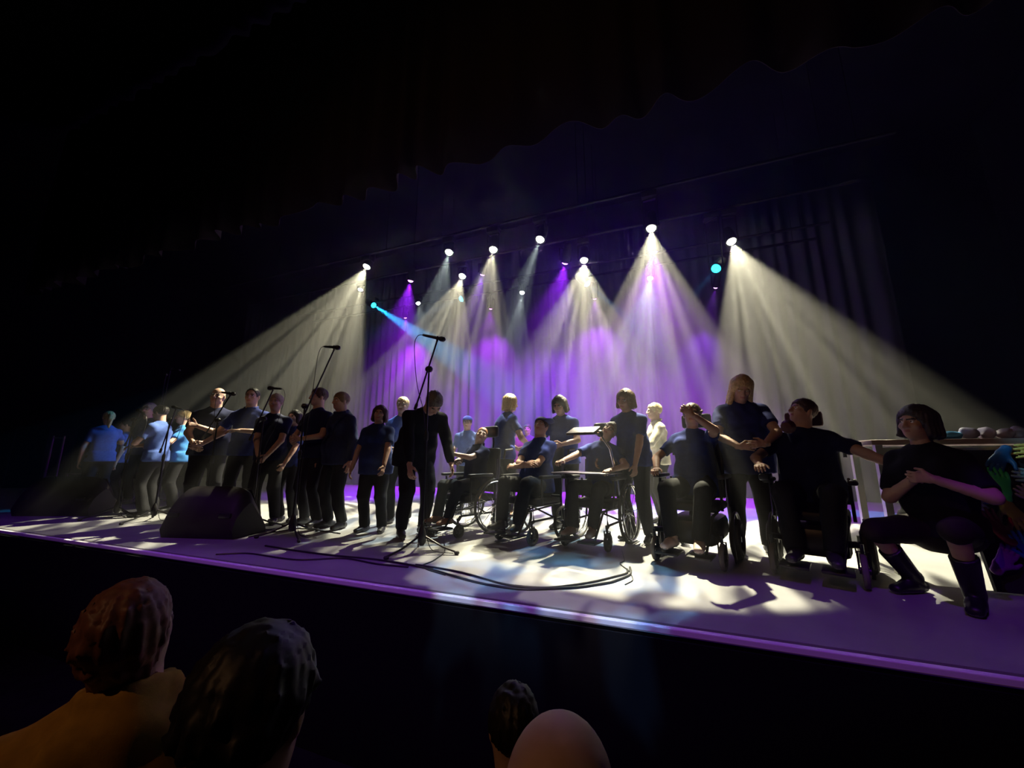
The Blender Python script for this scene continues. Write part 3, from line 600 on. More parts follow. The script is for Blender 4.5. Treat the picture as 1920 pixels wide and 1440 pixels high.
stander('dark-haired man in pale blue shirt with a hand at his waist, turned left', 309, 759, 1.2, -1.0, hair='short', hcol=DARK, shirt=LIGHTB, seed=4, b=1.1,
        pose=dict(R=(-0.02, -0.30, 1.0), eR=(-1, 0.5, -0.3), L=(0.06, -0.28, 1.03), eL=(1, 0.5, -0.3), cR=0.6, nR=(0, 0, -1), head=(-0.2, 0.15, 0)))
stander('short-haired blond person in bright blue shirt with hands held forward', 350, 769, 1.6, -0.4, hair='short', hcol=BLOND, shirt=(0.05, 0.20, 0.50), seed=5, male=False,
        pose=dict(R=(0.02, -0.34, 0.98), L=(0.16, -0.36, 1.0), eL=(1, 0.4, -0.4), eR=(-1, 0.4, -0.4)))
stander('bald heavyset man with glasses and dark shirt behind a microphone', 411, 726, 1.2, 0.75, hair='bald', shirt=NAVY, seed=6, b=1.25, belly=0.5, extras=(('glasses',),),
        pose=dict(L=(0.02, -0.36, 1.02), R=(-0.08, -0.34, 1.0), eL=(1, 0.2, -0.4), eR=(-1, 0.2, -0.4), head=(-0.1, 0.0, 0.08)))
stander('tall crop-haired man reaching an arm across to the bald man', 477, 727, 1.35, 0.6, hair='receding', hcol=DARK, shirt=BLUE, seed=7, b=1.1, polo=True,
        pose=dict(R=(-0.52, -0.22, 1.24), eR=(-0.4, 0.3, -1), L=(0.02, -0.34, 1.18), eL=(1, 0.1, -0.6), nL=(0, 0, -1)))
stander('smiling woman with pale swept-back hair and navy tee, hands joined', 521, 738, 1.3, 0.55, male=False, hair='short', hcol=(0.35, 0.28, 0.2), shirt=NAVY, seed=8, bust=True, b=1.08,
        pose=dict(L=(0.06, -0.26, 0.86), R=(-0.04, -0.26, 0.86), eL=(1, 0.5, 0), eR=(-1, 0.5, 0), nL=(-1, 0.2, 0), nR=(1, 0.2, 0)))
stander('short dark-haired person in blue tee half hidden behind the tilted microphone stand', 556, 768, 1.55, 0.25, male=False, hair='bob', hcol=DARK, shirt=BLUE, seed=9,
        pose=dict(L=(0.08, -0.24, 0.74), R=(-0.06, -0.24, 0.74)))
stander('man with tied-back brown hair in navy tee, hands held at his chest', 603, 727, 1.45, -0.1, hair='short', hcol=BROWN, shirt=NAVY, seed=10, b=1.1,
        pose=dict(L=(0.06, -0.27, 1.06), R=(-0.08, -0.27, 1.03), eL=(1, 0.3, -0.5), eR=(-1, 0.3, -0.5), head=(-0.25, 0, 0), cL=0.8, cR=0.8, nL=(-1, 0, 0.3), nR=(1, 0, 0.3)))
stander('sandy-haired boy in a dark hooded top with arms at his sides', 645, 735, 1.42, -0.12, hair='short', hcol=(0.20, 0.13, 0.07), shirt=(0.02, 0.026, 0.07), seed=11, b=1.25, belly=0.3, sleeve=1.85, hood=True, hem=0.07,
        pose=dict(head=(-0.15, 0.05, 0)))
stander('short woman with brown bob and navy polo, arms hanging', 713, 759, 1.4, 0.25, male=False, hair='bob', hcol=BROWN, shirt=(0.020, 0.036, 0.13), seed=12, b=1.3, belly=0.3, bust=True, polo=True, hem=0.08,
        pose=dict(L=(0.20, -0.24, 0.72), R=(-0.25, -0.10, 0.70), head=(0.3, 0.05, 0.1)))
stander('pale blond person with glasses and bright blue shirt, behind the woman with the bob', 757, 744, 1.95, 0.35, hair='short', hcol=(0.62, 0.50, 0.28), shirt=(0.03, 0.10, 0.50), seed=13, skin=2, extras=(('glasses',),),
        pose=dict(L=(0.10, -0.30, 0.95), R=(-0.05, -0.32, 0.93), eL=(1, 0.4, -0.3), eR=(-1, 0.4, -0.3)))
person('large man in black bowing his head behind the upright microphone stand', 1.74, (-2.55, 1.38, 0), 1.0, b=1.3, belly=0.4, hair='short', hcol=(0.14, 0.12, 0.10), shirt=BLACK, seed=14, sleeve=1.8, hem=0.09,
       pose=dict(lean=0.72, head=(0.1, 0.45, -0.1), L=(0.22, -0.45, 0.72), R=(-0.24, -0.42, 0.72), hip=(0, 0.05, 0.90)))
stander('person in a blue peaked cap and light blue shirt far back by the curtain', 877, 780, 3.1, 0.3, hair='short', hcol=BROWN, shirt=LIGHTB, seed=15, extras=(('cap', (0.03, 0.05, 0.35)),))
stander('blonde person in blue shirt turned away towards the curtain', 943, 741, 2.45, 2.45, dH=0.04, male=False, hair='bob', hcol=BLOND, shirt=BLUE, seed=16, b=1.15,
        pose=dict(lean=0.18, L=(0.14, -0.32, 0.95), R=(-0.2, -0.30, 0.98)))
stander('dark-haired person standing behind the tablet on its mounting arm', 1056, 748, 2.35, -0.1, male=False, hair='bob', hcol=DARK, shirt=BLUE, seed=17, b=1.1,
        pose=dict(lean=0.2, head=(0, 0.3, 0), L=(0.1, -0.4, 0.98), R=(-0.1, -0.4, 0.98), cL=0.9, cR=0.9), dH=0.05)
stander('woman with brown bob in navy shirt leaning over the man with glasses', 1182, 737, 1.98, -0.45, male=False, hair='bob', hcol=(0.16, 0.10, 0.05), shirt=BLUE, seed=18, b=1.15, bust=True, dH=0.05,
        pose=dict(lean=0.22, head=(0.0, 0.15, 0.15), R=(-0.22, -0.34, 0.82), L=(0.16, -0.30, 0.72), dL=(0.05, -0.2, -1)))
stander('person in cream shirt with fair cropped hair at the back, facing left', 1229, 755, 3.1, -1.25, hair='short', hcol=(0.6, 0.5, 0.3), shirt=(0.72, 0.68, 0.52), seed=19, skin=2, sleeve=1.5, polo=True,
        pose=dict(L=(0.08, -0.34, 0.95), R=(-0.05, -0.33, 0.93)))
stander('woman with long blonde hair and navy tee looking down behind the wheelchairs', 1381, 727, 1.85, -0.05, male=False, hair='long', hcol=(0.55, 0.40, 0.20), shirt=(0.016, 0.022, 0.12), seed=20, b=1.4, belly=0.5, bust=True, hem=0.09, dH=0.13,
        pose=dict(lean=0.30, head=(0.0, 0.35, 0.12), R=(-0.08, -0.42, 0.93), L=(0.10, -0.46, 0.95), eR=(-1, 0.2, -0.4), eL=(1, 0.2, -0.4), dR=(1, -0.3, 0), dL=(-1, -0.3, 0), nR=(0, 1, -0.2), nL=(0, 1, -0.2)))
stander('distant person in a pink hat seated far back between the singers', 966, 800, 5.2, 0.2, hair='short', hcol=BROWN, shirt=(0.25, 0.05, 0.15), seed=21, extras=(('cap', (0.8, 0.05, 0.35)),))
stander('distant bareheaded person beside the one in the pink hat', 989, 795, 5.4, 0.2, hair='short', hcol=BROWN, shirt=(0.10, 0.05, 0.12), seed=22)
def loc(place, u, v, y): return tuple(rotz(-place[1])@(at_y(u, v, y)-np.array(place[0])))
def sit(H, seat=0.44, rec=-0.12, **k):
    d = dict(hip=(0, 0.10, seat+0.062*H), fL=(0.10, 0.02-0.245*H, 0.13), fR=(-0.10, 0.02-0.245*H, 0.13), kL=(0.25, -0.6, 1), kR=(-0.25, -0.6, 1), lean=rec,
             L=(-0.06, -0.20, seat+0.30), R=(0.07, -0.18, seat+0.33), eL=(1, 0.1, -0.5), eR=(-1, 0.1, -0.5), nL=(0, 0.6, -0.6), nR=(0, 0.6, -0.6), dL=(-1, -0.1, 0.1), dR=(1, -0.1, 0.1), toeL=0.15, toeR=-0.15); d.update(k); return d
W6 = ((1.54, 0.93, 0), -0.80)
W1, W2, W3, W4, W5 = ((-2.10, 1.78, 0), -0.45), ((-1.30, 1.72, 0), -0.35), ((-0.62, 1.72, 0), -0.25), ((0.27, 1.52, 0), -0.30), ((1.10, 1.42, 0), -0.35)
person('ginger-haired boy in dark polo sitting in a wheelchair, face turned right', 1.42, *W1, b=1.12, hair='buzz', hcol=GINGER, shirt=NAVY, seed=31, polo=True, skin=2, shoe=(0.20, 0.08, 0.04),
       pose=sit(1.42, head=(0.9, -0.05, 0.25), R=(0.02, -0.22, 0.78), L=(0.0, -0.24, 0.88), dL=(-0.4, -0.2, 0.9)))
person('man in a cap with chin raised and arms folded in a wheelchair', 1.58, *W2, b=1.2, belly=0.5, hair='short', hcol=BROWN, shirt=BLUE, seed=32, polo=True, extras=(('cap', (0.05, 0.06, 0.14), 1.2),),
       pose=sit(1.58, head=(0.25, -0.28, 0)))
person('man with glasses tilting his head in the wheelchair with a lap tray', 1.48, *W3, b=1.05, hair='short', hcol=GREY, shirt=BLUE, seed=33, extras=(('glasses',),), shoe=(0.25, 0.16, 0.12),
       pose=sit(1.48, head=(0.2, -0.2, 0.5), side=0.12, R=(-0.22, -0.30, 0.80), L=(0.25, -0.22, 0.72), dR=(0.1, -1, 0), dL=(0, -1, 0)))
person('woman with dark hair and headband holding a hand to her forehead in a power wheelchair', 1.60, *W4, b=1.1, male=False, hair='short', hcol=BROWN, shirt=BLUE, seed=34, bust=True, extras=(('headband', (0.05, 0.012, 0.012)),), shoe=(0.55, 0.42, 0.36),
       pose=sit(1.60, seat=0.48, head=(0.15, 0.0, 0.05), L=(0.10, -0.26, 1.20), eL=(1, -0.4, -0.3), dL=(-0.7, 0.0, 0.55), nL=(0, 1, 0), R=(-0.24, -0.22, 0.74), dR=(0.1, -1, -0.1), cL=0.5))
person('man in dark tee with face turned left in the large power wheelchair', 1.62, *W5, b=1.3, belly=0.5, hair='short', hcol=BROWN, shirt=NAVY, seed=35,
       pose=sit(1.62, seat=0.46, head=(-0.85, -0.22, 0), R=(-0.28, -0.26, 0.78), dR=(0.1, -1, 0), L=loc(W5, 1718, 888, 1.02), eL=(0.8, 0.2, -1), dL=(0.9, -0.5, -0.1), nL=(0, 0, -1)))
person('woman with bobbed hair, skirt and dark boots crouching and holding a hand', 1.64, W6[0], W6[1], b=1.15, male=False, hair='bob', hcol=(0.05, 0.045, 0.045), shirt=BLACK, seed=36, bust=True, bare=2.0, trousers=(0.02, 0.012, 0.012), shoe=(0.008, 0.008, 0.009), sleeve=0.8, hem=0.03,
       pose=dict(hip=(0, 0.18, 0.40), fL=(0.15, -0.04, 0), fR=(-0.13, 0.04, 0), kL=(0.25, -1, 0.25), kR=(-0.25, -1, 0.25), lean=0.12, head=(-0.25, -0.05, 0), L=loc(W6, 1748, 898, 0.80), R=loc(W6, 1728, 888, 0.92), eL=(1, 0.1, -0.8), eR=(-1, 0.1, -0.8), cL=0.8, cR=0.8, dL=(-0.9, -0.4, 0.1), dR=(0.2, -1, 0), nL=(0, 1, 0), nR=(0, 0, -1)))
# ================================================================ people in the audience, seen from behind
AZ = -1.06
def watcher(label, u, v, y, rz, dH=0.0, **k):
    p = at_y(u, v, y); return person(label, float(p[2]-AZ)/1.012+dH, (float(p[0]), y, AZ), PI+rz, **k)
watcher('audience member with reddish hair and yellow top, at lower left', 270, 1108, -1.68, 0.8, hood=True, b=1.3, dH=0.04, pose=dict(head=(0, -0.3, 0.1)), hair='shag', hcol=(0.20, 0.08, 0.06), shirt=(0.42, 0.24, 0.05), seed=41, group=None)
watcher('audience member with dark curly hair next to the one in yellow', 478, 1190, -1.82, 0.5, hair='curly', hcol=(0.012, 0.010, 0.014), shirt=BLACK, seed=42)
watcher('bald audience member at the bottom edge right of the middle', 1040, 1342, -1.78, 0.0, hair='bald', shirt=BLACK, seed=43)
watcher('audience member cut off by the left edge of the view', -75, 1290, -1.72, 0.6, hair='bald', shirt=BLACK, seed=44)
watcher('audience member with dark hair just left of the bald one', 962, 1290, -1.25, 0.3, hair='short', hcol=DARK, shirt=BLACK, seed=45)
# ================================================================ wheelchairs
M_tube = mat('black_tube', (0.02, 0.02, 0.022), 0.35, 0.3, spec=0.5); M_chrome = mat('chrome', (0.75, 0.75, 0.77), 0.18, 1.0); M_tyre = mat('tyre', (0.035, 0.033, 0.032), 0.75); M_pad = mat('black_vinyl', (0.012, 0.012, 0.013), 0.55); M_plast = mat('black_plastic', (0.02, 0.02, 0.02), 0.4)
M_gtyre = mat('grey_tyre', (0.16, 0.15, 0.14), 0.8)
def wheel(name, c, R, r, par, spokes=12, axis=(1, 0, 0), rim=True, tyre=None, fat=1.0):
    t = MB().torus(c, R, r*fat, axis, 30, 8).build(name, tyre or M_tyre, par); mb = MB(); c = np.array(c, float); ax = nrm(axis)
    mb.lathe([(0.022, -0.03), (0.022, 0.03)], c, axis, 10); h = np.array([0, 0, 1.0]); u = h; v = np.cross(ax, u)
    for i in range(spokes):
        a = 2*PI*i/spokes; d = math.cos(a)*u+math.sin(a)*v; mb.tube([c+d*0.015+ax*0.012*(-1)**i, c+d*(R-r*0.5)], 0.0028 if spokes > 8 else 0.012, 5)
    mb.torus(c, R-r*0.8, r*0.35, axis, 30, 6); mb.build('spokes', M_chrome if spokes > 8 else M_plast, t)
    return t
def caster(x, y, par, R=0.075, name='caster', tyre=None):
    w = wheel(name, (x, y, R), R-0.018, 0.018, par, 5, tyre=tyre)
    MB().tube([(x-0.028, y, R), (x-0.028, y-0.01, R*2+0.01), (x+0.028, y-0.01, R*2+0.01), (x+0.028, y, R)], 0.007, 6).tube([(x, y-0.01, R*2), (x, y-0.02, R*2+0.06)], 0.012, 8).build('fork', M_tube, w)
def rbox(c, d, m, name, par, bev=0.02, R=None): return MB().box(c, d, R, bev).build(name, m, par)
def wheelchair(label, place, kind='manual', seat=0.44, headrest=True, cast_R=0.075, rec=0.12, big=True, tray=False, joystick=False, tablet=False, hr_col=None, side_pad=None):
    e = empty('wheelchair', place[0], place[1], label, 'wheelchair', None); W = 0.44
    rbox((0, 0.02, seat-0.03), (W, 0.44, 0.07), M_pad, 'seat', e, 0.025)
    Rb = rotx(rec*-1.0)
    rbox((0, 0.29, seat+0.27), (W-0.02, 0.06, 0.52), M_pad, 'backrest', e, 0.025, rotx(-rec))
    by = 0.29+math.tan(rec)*0.30
    if headrest:
        h = rbox((0, by+0.02, seat+0.73), (0.27, 0.06, 0.14), hr_col or M_pad, 'headrest', e, 0.028)
        MB().tube([(0, by+0.05, seat+0.45), (0, by+0.07, seat+0.6), (0, by+0.05, seat+0.73)], 0.012, 8).build('headrest_stem', M_tube, h)
    for s in (-1, 1):
        x = s*(W/2+0.02)
        rbox((x+s*0.02, -0.02, seat+0.22), (0.06, 0.34, 0.035), M_pad, 'armrest', e, 0.014)
        for yy in (0.20, -0.14): MB().tube([(x, yy, seat-0.05), (x, yy, seat+0.20)], 0.011, 8).build('armrest_post', M_tube, e)
        MB().tube([(x, by+0.03, seat+0.40), (x, by+0.05, seat+0.50), (x, by+0.17, seat+0.51)], 0.013, 8).build('push_handle', M_pad, e)
        leg = MB().tube([(x*0.85, -0.16, seat-0.06), (x*0.80, -0.30, seat-0.08), (x*0.62, -0.38, 0.14), (x*0.60, -0.42, 0.10)], 0.011, 8).build('legrest', M_tube, e)
        rbox((x*0.48, -0.43, 0.105), (0.17, 0.20, 0.018), M_plast, 'footplate', e, 0.006)
    if kind == 'manual':
        fr = MB()
        for s in (-1, 1):
            x = s*(W/2-0.01)
            fr.tube([(x, 0.26, seat+0.40), (x, 0.24, seat-0.08), (x, 0.22, 0.22), (x, -0.24, 0.22), (x, -0.26, seat-0.06), (x, 0.22, seat-0.06)], 0.012, 8)
        fr.tube([(-W/2, 0.1, 0.22), (W/2, 0.1, seat-0.07)], 0.010, 8).tube([(W/2, 0.1, 0.22), (-W/2, 0.1, seat-0.07)], 0.010, 8).build('frame', M_tube, e)
        R = 0.30 if big else 0.17
        for s in (-1, 1):
            wh = wheel('rear_wheel', (s*(W/2+0.055), 0.18, R), R-0.016, 0.016, e, 16 if big else 5)
            if big: MB().torus((s*(W/2+0.085), 0.18, R), R-0.035, 0.009, (1, 0, 0), 32, 6).build('push_rim', M_chrome, wh)
            caster(s*(W/2-0.005), -0.27, e, cast_R)
            MB().tube([(s*(W/2-0.005), -0.25, 0.22), (s*(W/2-0.005), -0.28, cast_R*2+0.04)], 0.016, 8).build('caster_housing', M_tube, e)
    else:
        rbox((0, 0.04, 0.24), (0.40, 0.62, 0.20), M_plast, 'motor_base', e, 0.05)
        MB().lathe([(0.06, 0), (0.05, seat-0.36)], (0, 0.02, 0.33), n=12).build('seat_column', M_tube, e)
        for s in (-1, 1):
            wheel('drive_wheel', (s*0.29, 0.10, 0.165), 0.125, 0.042, e, 5, tyre=M_tyre)
            caster(s*0.25, -0.34, e, cast_R, tyre=M_gtyre); caster(s*0.24, 0.42, e, 0.08)
            MB().tube([(s*0.16, -0.20, 0.24), (s*0.25, -0.34, cast_R*2+0.05)], 0.022, 8).build('caster_arm', M_tube, e)
            MB().torus((s*0.29, 0.10, 0.165), 0.215, 0.012, (1, 0, 0), 24, 6).build('mudguard', M_plast, e)
    if tray:
        t = rbox((0.0, -0.20, seat+0.27), (0.58, 0.40, 0.014), mat('tray_panel', (0.10, 0.08, 0.12), 0.3), 'lap_tray', e, 0.006)
    if joystick:
        j = rbox((-W/2-0.04, -0.24, seat+0.25), (0.07, 0.11, 0.05), M_plast, 'joystick_box', e, 0.015)
        MB().tube([(-W/2-0.04, -0.25, seat+0.27), (-W/2-0.04, -0.26, seat+0.33)], 0.006, 6).lathe([(0.003, 0), (0.014, 0.006), (0.012, 0.022), (0.003, 0.03)], (-W/2-0.04, -0.26, seat+0.32), n=10).build('joystick', M_plast, j)
        MB().tube([(W/2+0.04, -0.20, seat+0.24), (W/2+0.02, -0.45, seat+0.26)], 0.009, 8).build('control_arm', M_chrome, e)
    if side_pad:
        sp_ = MB().lathe([(0.004, -0.05), (0.035, -0.04), (0.055, 0), (0.035, 0.04), (0.004, 0.05)], side_pad, (0.3, 1, 0.1), 14).build('side_pad', hr_col, e)
        MB().tube([side_pad, (side_pad[0], by+0.04, side_pad[2]-0.05), (0, by+0.06, seat+0.62)], 0.009, 6).build('side_pad_arm', M_tube, sp_)
    if tablet:
        a = MB().tube([(0.27, -0.02, 0.30), (0.255, -0.06, seat+0.20), (0.22, -0.12, 0.92), (0.14, -0.16, 1.06)], 0.012, 8).build('mounting_arm', M_chrome, e)
        MB().lathe([(0.004, -0.03), (0.03, -0.02), (0.036, 0), (0.03, 0.02), (0.004, 0.03)], (0.14, -0.16, 1.07), (1, 0, 0), 12).build('mounting_joint', M_plast, a)
        d = rbox((-0.02, -0.20, 1.10), (0.30, 0.20, 0.03), mat('tablet_case', (0.05, 0.04, 0.04), 0.4), 'tablet', e, 0.01, rotx(0.35))
        rbox((-0.02, -0.20, 1.07), (0.34, 0.02, 0.02), M_chrome, 'tablet_bar', d, 0.004)
    return e
wheelchair('wheelchair with a padded headrest carrying the ginger-haired boy', W1, 'manual', 0.42, True, 0.07, 0.10, True)
wheelchair('wheelchair with five-spoke casters carrying the man in the cap', W2, 'manual', 0.42, False, 0.085, 0.12, False)
wheelchair('wheelchair with bright push rims, lap tray and a tablet on an arm', W3, 'manual', 0.42, True, 0.085, 0.12, True, tray=True, tablet=True)
wheelchair('power wheelchair under the woman holding her forehead', W4, 'power', 0.46, True, 0.10, 0.12, joystick=False)
wheelchair('large power wheelchair with joystick and dark red headrest', W5, 'power', 0.44, True, 0.11, 0.14, joystick=True, hr_col=mat('dark_red_vinyl', (0.06, 0.012, 0.014), 0.6), side_pad=loc(W5, 1478, 800, 1.30))

# ================================================================ microphones on stands
def mic_stand(label, x, y, hub=0.14, top=1.25, boom=None, mic=True, rz=0.0, legs=0.34, cable=True, pole_top=None):
    e = empty('microphone_stand', (x, y, 0), 0, label, 'microphone stand')
    for i in range(3):
        a = rz+2*PI*i/3; d = np.array([math.cos(a), math.sin(a), 0])
        lg = MB().tube([d*0.03+np.array([0, 0, hub]), d*legs*0.6+np.array([0, 0, hub*0.42]), d*legs+np.array([0, 0, 0.022])], 0.0095, 8).build('leg', M_tube, e)
        MB().lathe([(0.008, -0.022), (0.016, -0.016), (0.016, 0.014), (0.008, 0.022)], d*legs+np.array([0, 0, 0.017]), d, 8).build('rubber_foot', M_tyre, lg)
    MB().lathe([(0.02, 0.06), (0.036, 0.09), (0.040, hub+0.01), (0.03, hub+0.05), (0.016, hub+0.09)], n=12).build('hub', M_plast, e)
    MB().tube([(0, 0, 0.06), (0, 0, top*0.62)], 0.0125, 8).tube([(0, 0, top*0.55), (0, 0, top)], 0.009, 8).build('pole', M_tube, e)
    MB().lathe([(0.012, -0.05), (0.020, -0.04), (0.020, 0.03), (0.012, 0.05)], (0, 0, top*0.62), n=10).build('clutch', M_plast, e)
    if boom is not None:
        b0, b1 = np.array(boom[0], float), np.array(boom[1], float)
        MB().lathe([(0.015, -0.035), (0.030, -0.02), (0.030, 0.02), (0.015, 0.035)], (0, 0, top+0.01), (0.9, 0.4, 0), 12).build('boom_clamp', M_plast, e)
        MB().tube([b0, b1], 0.0085, 8).lathe([(0.010, -0.06), (0.016, -0.05), (0.016, 0.0), (0.010, 0.005)], b0, b0-b1, 8).build('boom_arm', M_tube, e); tip = b1; d = nrm(boom[2])
    else: tip = np.array([0, 0, top]); d = nrm((0.9, -0.1, -0.2))
    if mic:
        m = MB().lathe([(0.010, -0.15), (0.012, -0.14), (0.016, -0.01), (0.017, 0.02), (0.026, 0.03), (0.028, 0.05), (0.024, 0.072), (0.010, 0.085)], tip+np.array([0, 0, 0.03]), d, 12).build('microphone', M_tube, e)
        MB().tube([tip-np.array([0, 0, 0.005]), tip+np.array([0, 0, 0.03])], 0.011, 6).torus(tip+np.array([0, 0, 0.03]), 0.018, 0.006, d, 12, 5).build('clip', M_plast, e)
        if cable:
            s0 = tip+np.array([0, 0, 0.03])-d*0.15; p = [s0, s0-d*0.05+np.array([0, 0, -0.01]), s0-d*0.09+np.array([0, 0, -0.10]), s0*0.75+np.array([0, 0, -0.02])-d*0.06, np.array([s0[0]*0.3, s0[1]*0.3, top*0.75]), (0.012, 0.02, top*0.4), (0.03, 0.03, 0.10), (0.10, 0.02, 0.008), (0.3, 0.05, 0.008)]
            t = np.linspace(0, len(p)-1, 40); P = np.array([[np.interp(q, range(len(p)), [float(pp[k]) for pp in p]) for k in range(3)] for q in t])
            for _ in range(3): P[1:-1] = (P[:-2]+2*P[1:-1]+P[2:])/4
            MB().tube(P, 0.0035, 6).build('cable', M_plast, e)
    return e
mic_stand('microphone stand with long boom tilted up to the right beside the wedge speaker', -3.72, 0.86, top=1.40, boom=((-0.05, 0, 1.20), (0.40, -0.04, 2.02), (0.95, 0, -0.16)), rz=-0.5)
mic_stand('tallest microphone stand, in front of the bowing man in black', -2.05, 0.80, top=1.68, boom=((-0.14, 0.0, 1.30), (0.08, 0, 1.97), (0.9, 0.3, -0.22)), rz=0.12)
mic_stand("straight microphone stand at the bald man's chin", float(at_y(432, 742, 0.97)[0])-0.18, 0.97, top=1.30, boom=((-0.25, 0, 1.08), (0.17, 0, float(at_y(432, 742, 0.97)[2])), (0.95, 0.1, -0.15)), rz=0.5)
mic_stand('microphone stand in front of the smiling woman, microphone level', float(at_y(508, 735, 1.0)[0])-0.1, 1.02, top=1.30, boom=((-0.2, 0, 1.05), (0.10, 0, 1.66), (-0.95, 0, 0.1)), rz=0.9)
p_ = at_y(264, 775, 0.95); mic_stand('microphone stand by the left wedge speaker, before the pale blue shirts', float(p_[0])-0.15, 0.95, top=float(p_[2])-0.1, boom=((-0.1, 0, 1.0), (0.12, 0, float(p_[2])), (-0.9, 0, 0.35)), rz=0.3)
p_ = at_y(327, 768, 0.95); mic_stand('thin microphone stand crossing the pale blue shirt of the dark-haired man', float(p_[0])-0.1, 0.97, top=float(p_[2])-0.15, boom=((-0.1, 0, 0.9), (0.09, 0, float(p_[2])), (-0.9, 0, 0.2)), rz=0.6)
p_ = at_y(330, 692, 2.2); mic_stand('tall boom stand with horizontal arm behind the left singers', float(p_[0])-0.3, 2.2, top=float(p_[2])-0.1, boom=((-0.4, 0, float(p_[2])+0.05), (0.35, 0, float(p_[2])-0.04), (0.95, 0, -0.3)), rz=0.6)
# ================================================================ wedge speakers
def wedge(label, p0, p1, depth, ht):
    """p0, p1: ends of the front foot on the floor"""
    p0 = np.array(p0[:2]); p1 = np.array(p1[:2]); L = np.linalg.norm(p1-p0); a = math.atan2(p1[1]-p0[1], p1[0]-p0[0]); c = (p0+p1)/2
    e = empty('wedge_speaker', (float(c[0]), float(c[1]), 0), a, label, 'floor speaker', 'stage monitor wedges')
    prof = [(0.0, 0.0), (-0.03, ht*0.25), (0.02, ht*0.62), (0.10, ht*0.86), (depth*0.38, ht), (depth*0.48, ht*0.97), (depth*0.97, ht*0.22), (depth, ht*0.10), (depth, 0.0)]
    mb = MB(); N = 22; 
    for i in range(N+1):
        t = i/N; x = -L/2+L*t; r = (1-abs(2*t-1)**5)**0.5*0.30+0.70 if 0 < i < N else 0.66
        for (y, z) in prof: mb.V.append((x, (y-depth/2)*(0.9+0.1*r)+depth/2, z*r))
    q = len(prof)
    for i in range(N):
        for k in range(q): mb.F.append((i*q+k, i*q+(k+1) % q, (i+1)*q+(k+1) % q, (i+1)*q+k))
    mb.F += [tuple(range(q)), tuple(N*q+k for k in range(q-1, -1, -1))]
    mb.build('cabinet', mat('speaker_cabinet', (0.018, 0.014, 0.014), 0.6, bump=0.2, bscale=250), e)
    n = nrm((0, ht*0.75, depth*0.49)); cy, cz = depth*0.725, ht*0.60
    MB().box((0, cy+n[1]*0.012, cz+n[2]*0.012), (L*0.86, math.hypot(depth*0.49, ht*0.75)*0.86, 0.012), rotx(-math.atan2(ht*0.75, depth*0.49)), 0.004).build('grille', mat('grille', (0.02, 0.02, 0.02), 0.5, 0.5), e)
    for s in (-1, 1): MB().box((s*L*0.36, 0.0, ht*0.45), (0.14, 0.03, 0.05), None, 0.01).build('handle', M_plast, e)
    return e
wedge('black floor wedge speaker nearest the middle of the stage edge', at_z(300, 1008), at_z(435, 1012), 0.46, 0.52)
wedge('black floor wedge speaker at the far left of the stage edge', at_z(20, 968), at_z(165, 968), 0.46, 0.55)
# ================================================================ cases at the far left
def flight_case(label, c, d, rz, edge):
    e = empty('flight_case', c, rz, label, 'equipment case'); x, y, z = d
    MB().box((0, 0, z/2), (x-0.01, y-0.01, z-0.01)).build('body', mat('case_black', (0.012, 0.012, 0.012), 0.5), e)
    for s in (-1, 1):
        for t in (-1, 1):
            MB().box((s*x/2, t*y/2, z/2), (0.03, 0.03, z)).build('corner_edge', edge, e); MB().box((0, s*y/2, z/2+t*(z/2-0.005)), (x, 0.03, 0.03)).build('rail', edge, e)
    for s in (-1, 1):
        MB().lathe([(0.035, -0.01), (0.045, 0), (0.035, 0.01)], (s*x*0.25, -y/2-0.01, z*0.5), (0, -1, 0), 10).build('latch', edge, e)
    return e
M_alu = mat('aluminium_edge', (0.62, 0.60, 0.52), 0.35, 0.8)
p_ = at_z(133, 925); flight_case('low equipment case with pale metal edges beside the left speaker', (float(p_[0]), float(p_[1])+0.35, 0), (0.75, 0.5, 0.45), 0.5, M_alu)
p_ = at_y(105, 845, 2.6); 
e_ = empty('folding_frame', (float(p_[0]), 2.6, 0), 0.6, 'pale metal folding frame standing at the far left', 'metal frame')
for s in (-1, 1): MB().tube([(s*0.11, 0, 0), (s*0.11, 0, 1.35)], 0.022, 8).build('upright', M_alu, e_)
for z in (0.35, 1.3): MB().tube([(-0.11, 0, z), (0.11, 0, z)], 0.018, 8).build('crossbar', M_alu, e_)
MB().box((0, 0, 0.02), (0.34, 0.4, 0.03)).build('base', M_plast, e_)
p_ = at_y(88, 770, 2.9); flight_case('dark stacked equipment cabinet at the far left edge of the stage', (float(p_[0])-0.6, 3.2, 0), (0.9, 0.7, 1.65), 0.4, M_plast)

# ================================================================ hand display at the right
TX0, TX1, TY0, TY1, TZ = 1.55, 4.2, 1.46, 1.95, 0.975
e_ = empty('display_table', ((TX0+TX1)/2, (TY0+TY1)/2, 0), 0, 'long table with a pale top and metal legs behind the crouching woman', 'table')
MB().box((0, 0, TZ-0.02), (TX1-TX0, TY1-TY0, 0.04), None, 0.006).build('table_top', mat('table_top', (0.28, 0.20, 0.19), 0.6, noise=0.15, nscale=6), e_)
for s in (-1, 1):
    for t in (-1, 1):
        MB().box((s*((TX1-TX0)/2-0.05), t*0.20, (TZ-0.04)/2), (0.045, 0.045, TZ-0.04)).build('leg', M_alu, e_)
MB().box((0, -0.20, TZ-0.09), (TX1-TX0-0.1, 0.03, 0.06)).build('apron', M_alu, e_)
bd = MB().box((0, 0, 0.45), (2.3, 0.03, 0.90), rotx(-0.22)).build('display_board', mat('board_black', (0.010, 0.009, 0.011), 0.8), None, False)
bd.location = (3.08, TY0-0.16, 0.0); tag(bd, 'black board leaning on the table and covered in coloured hands', 'display board')
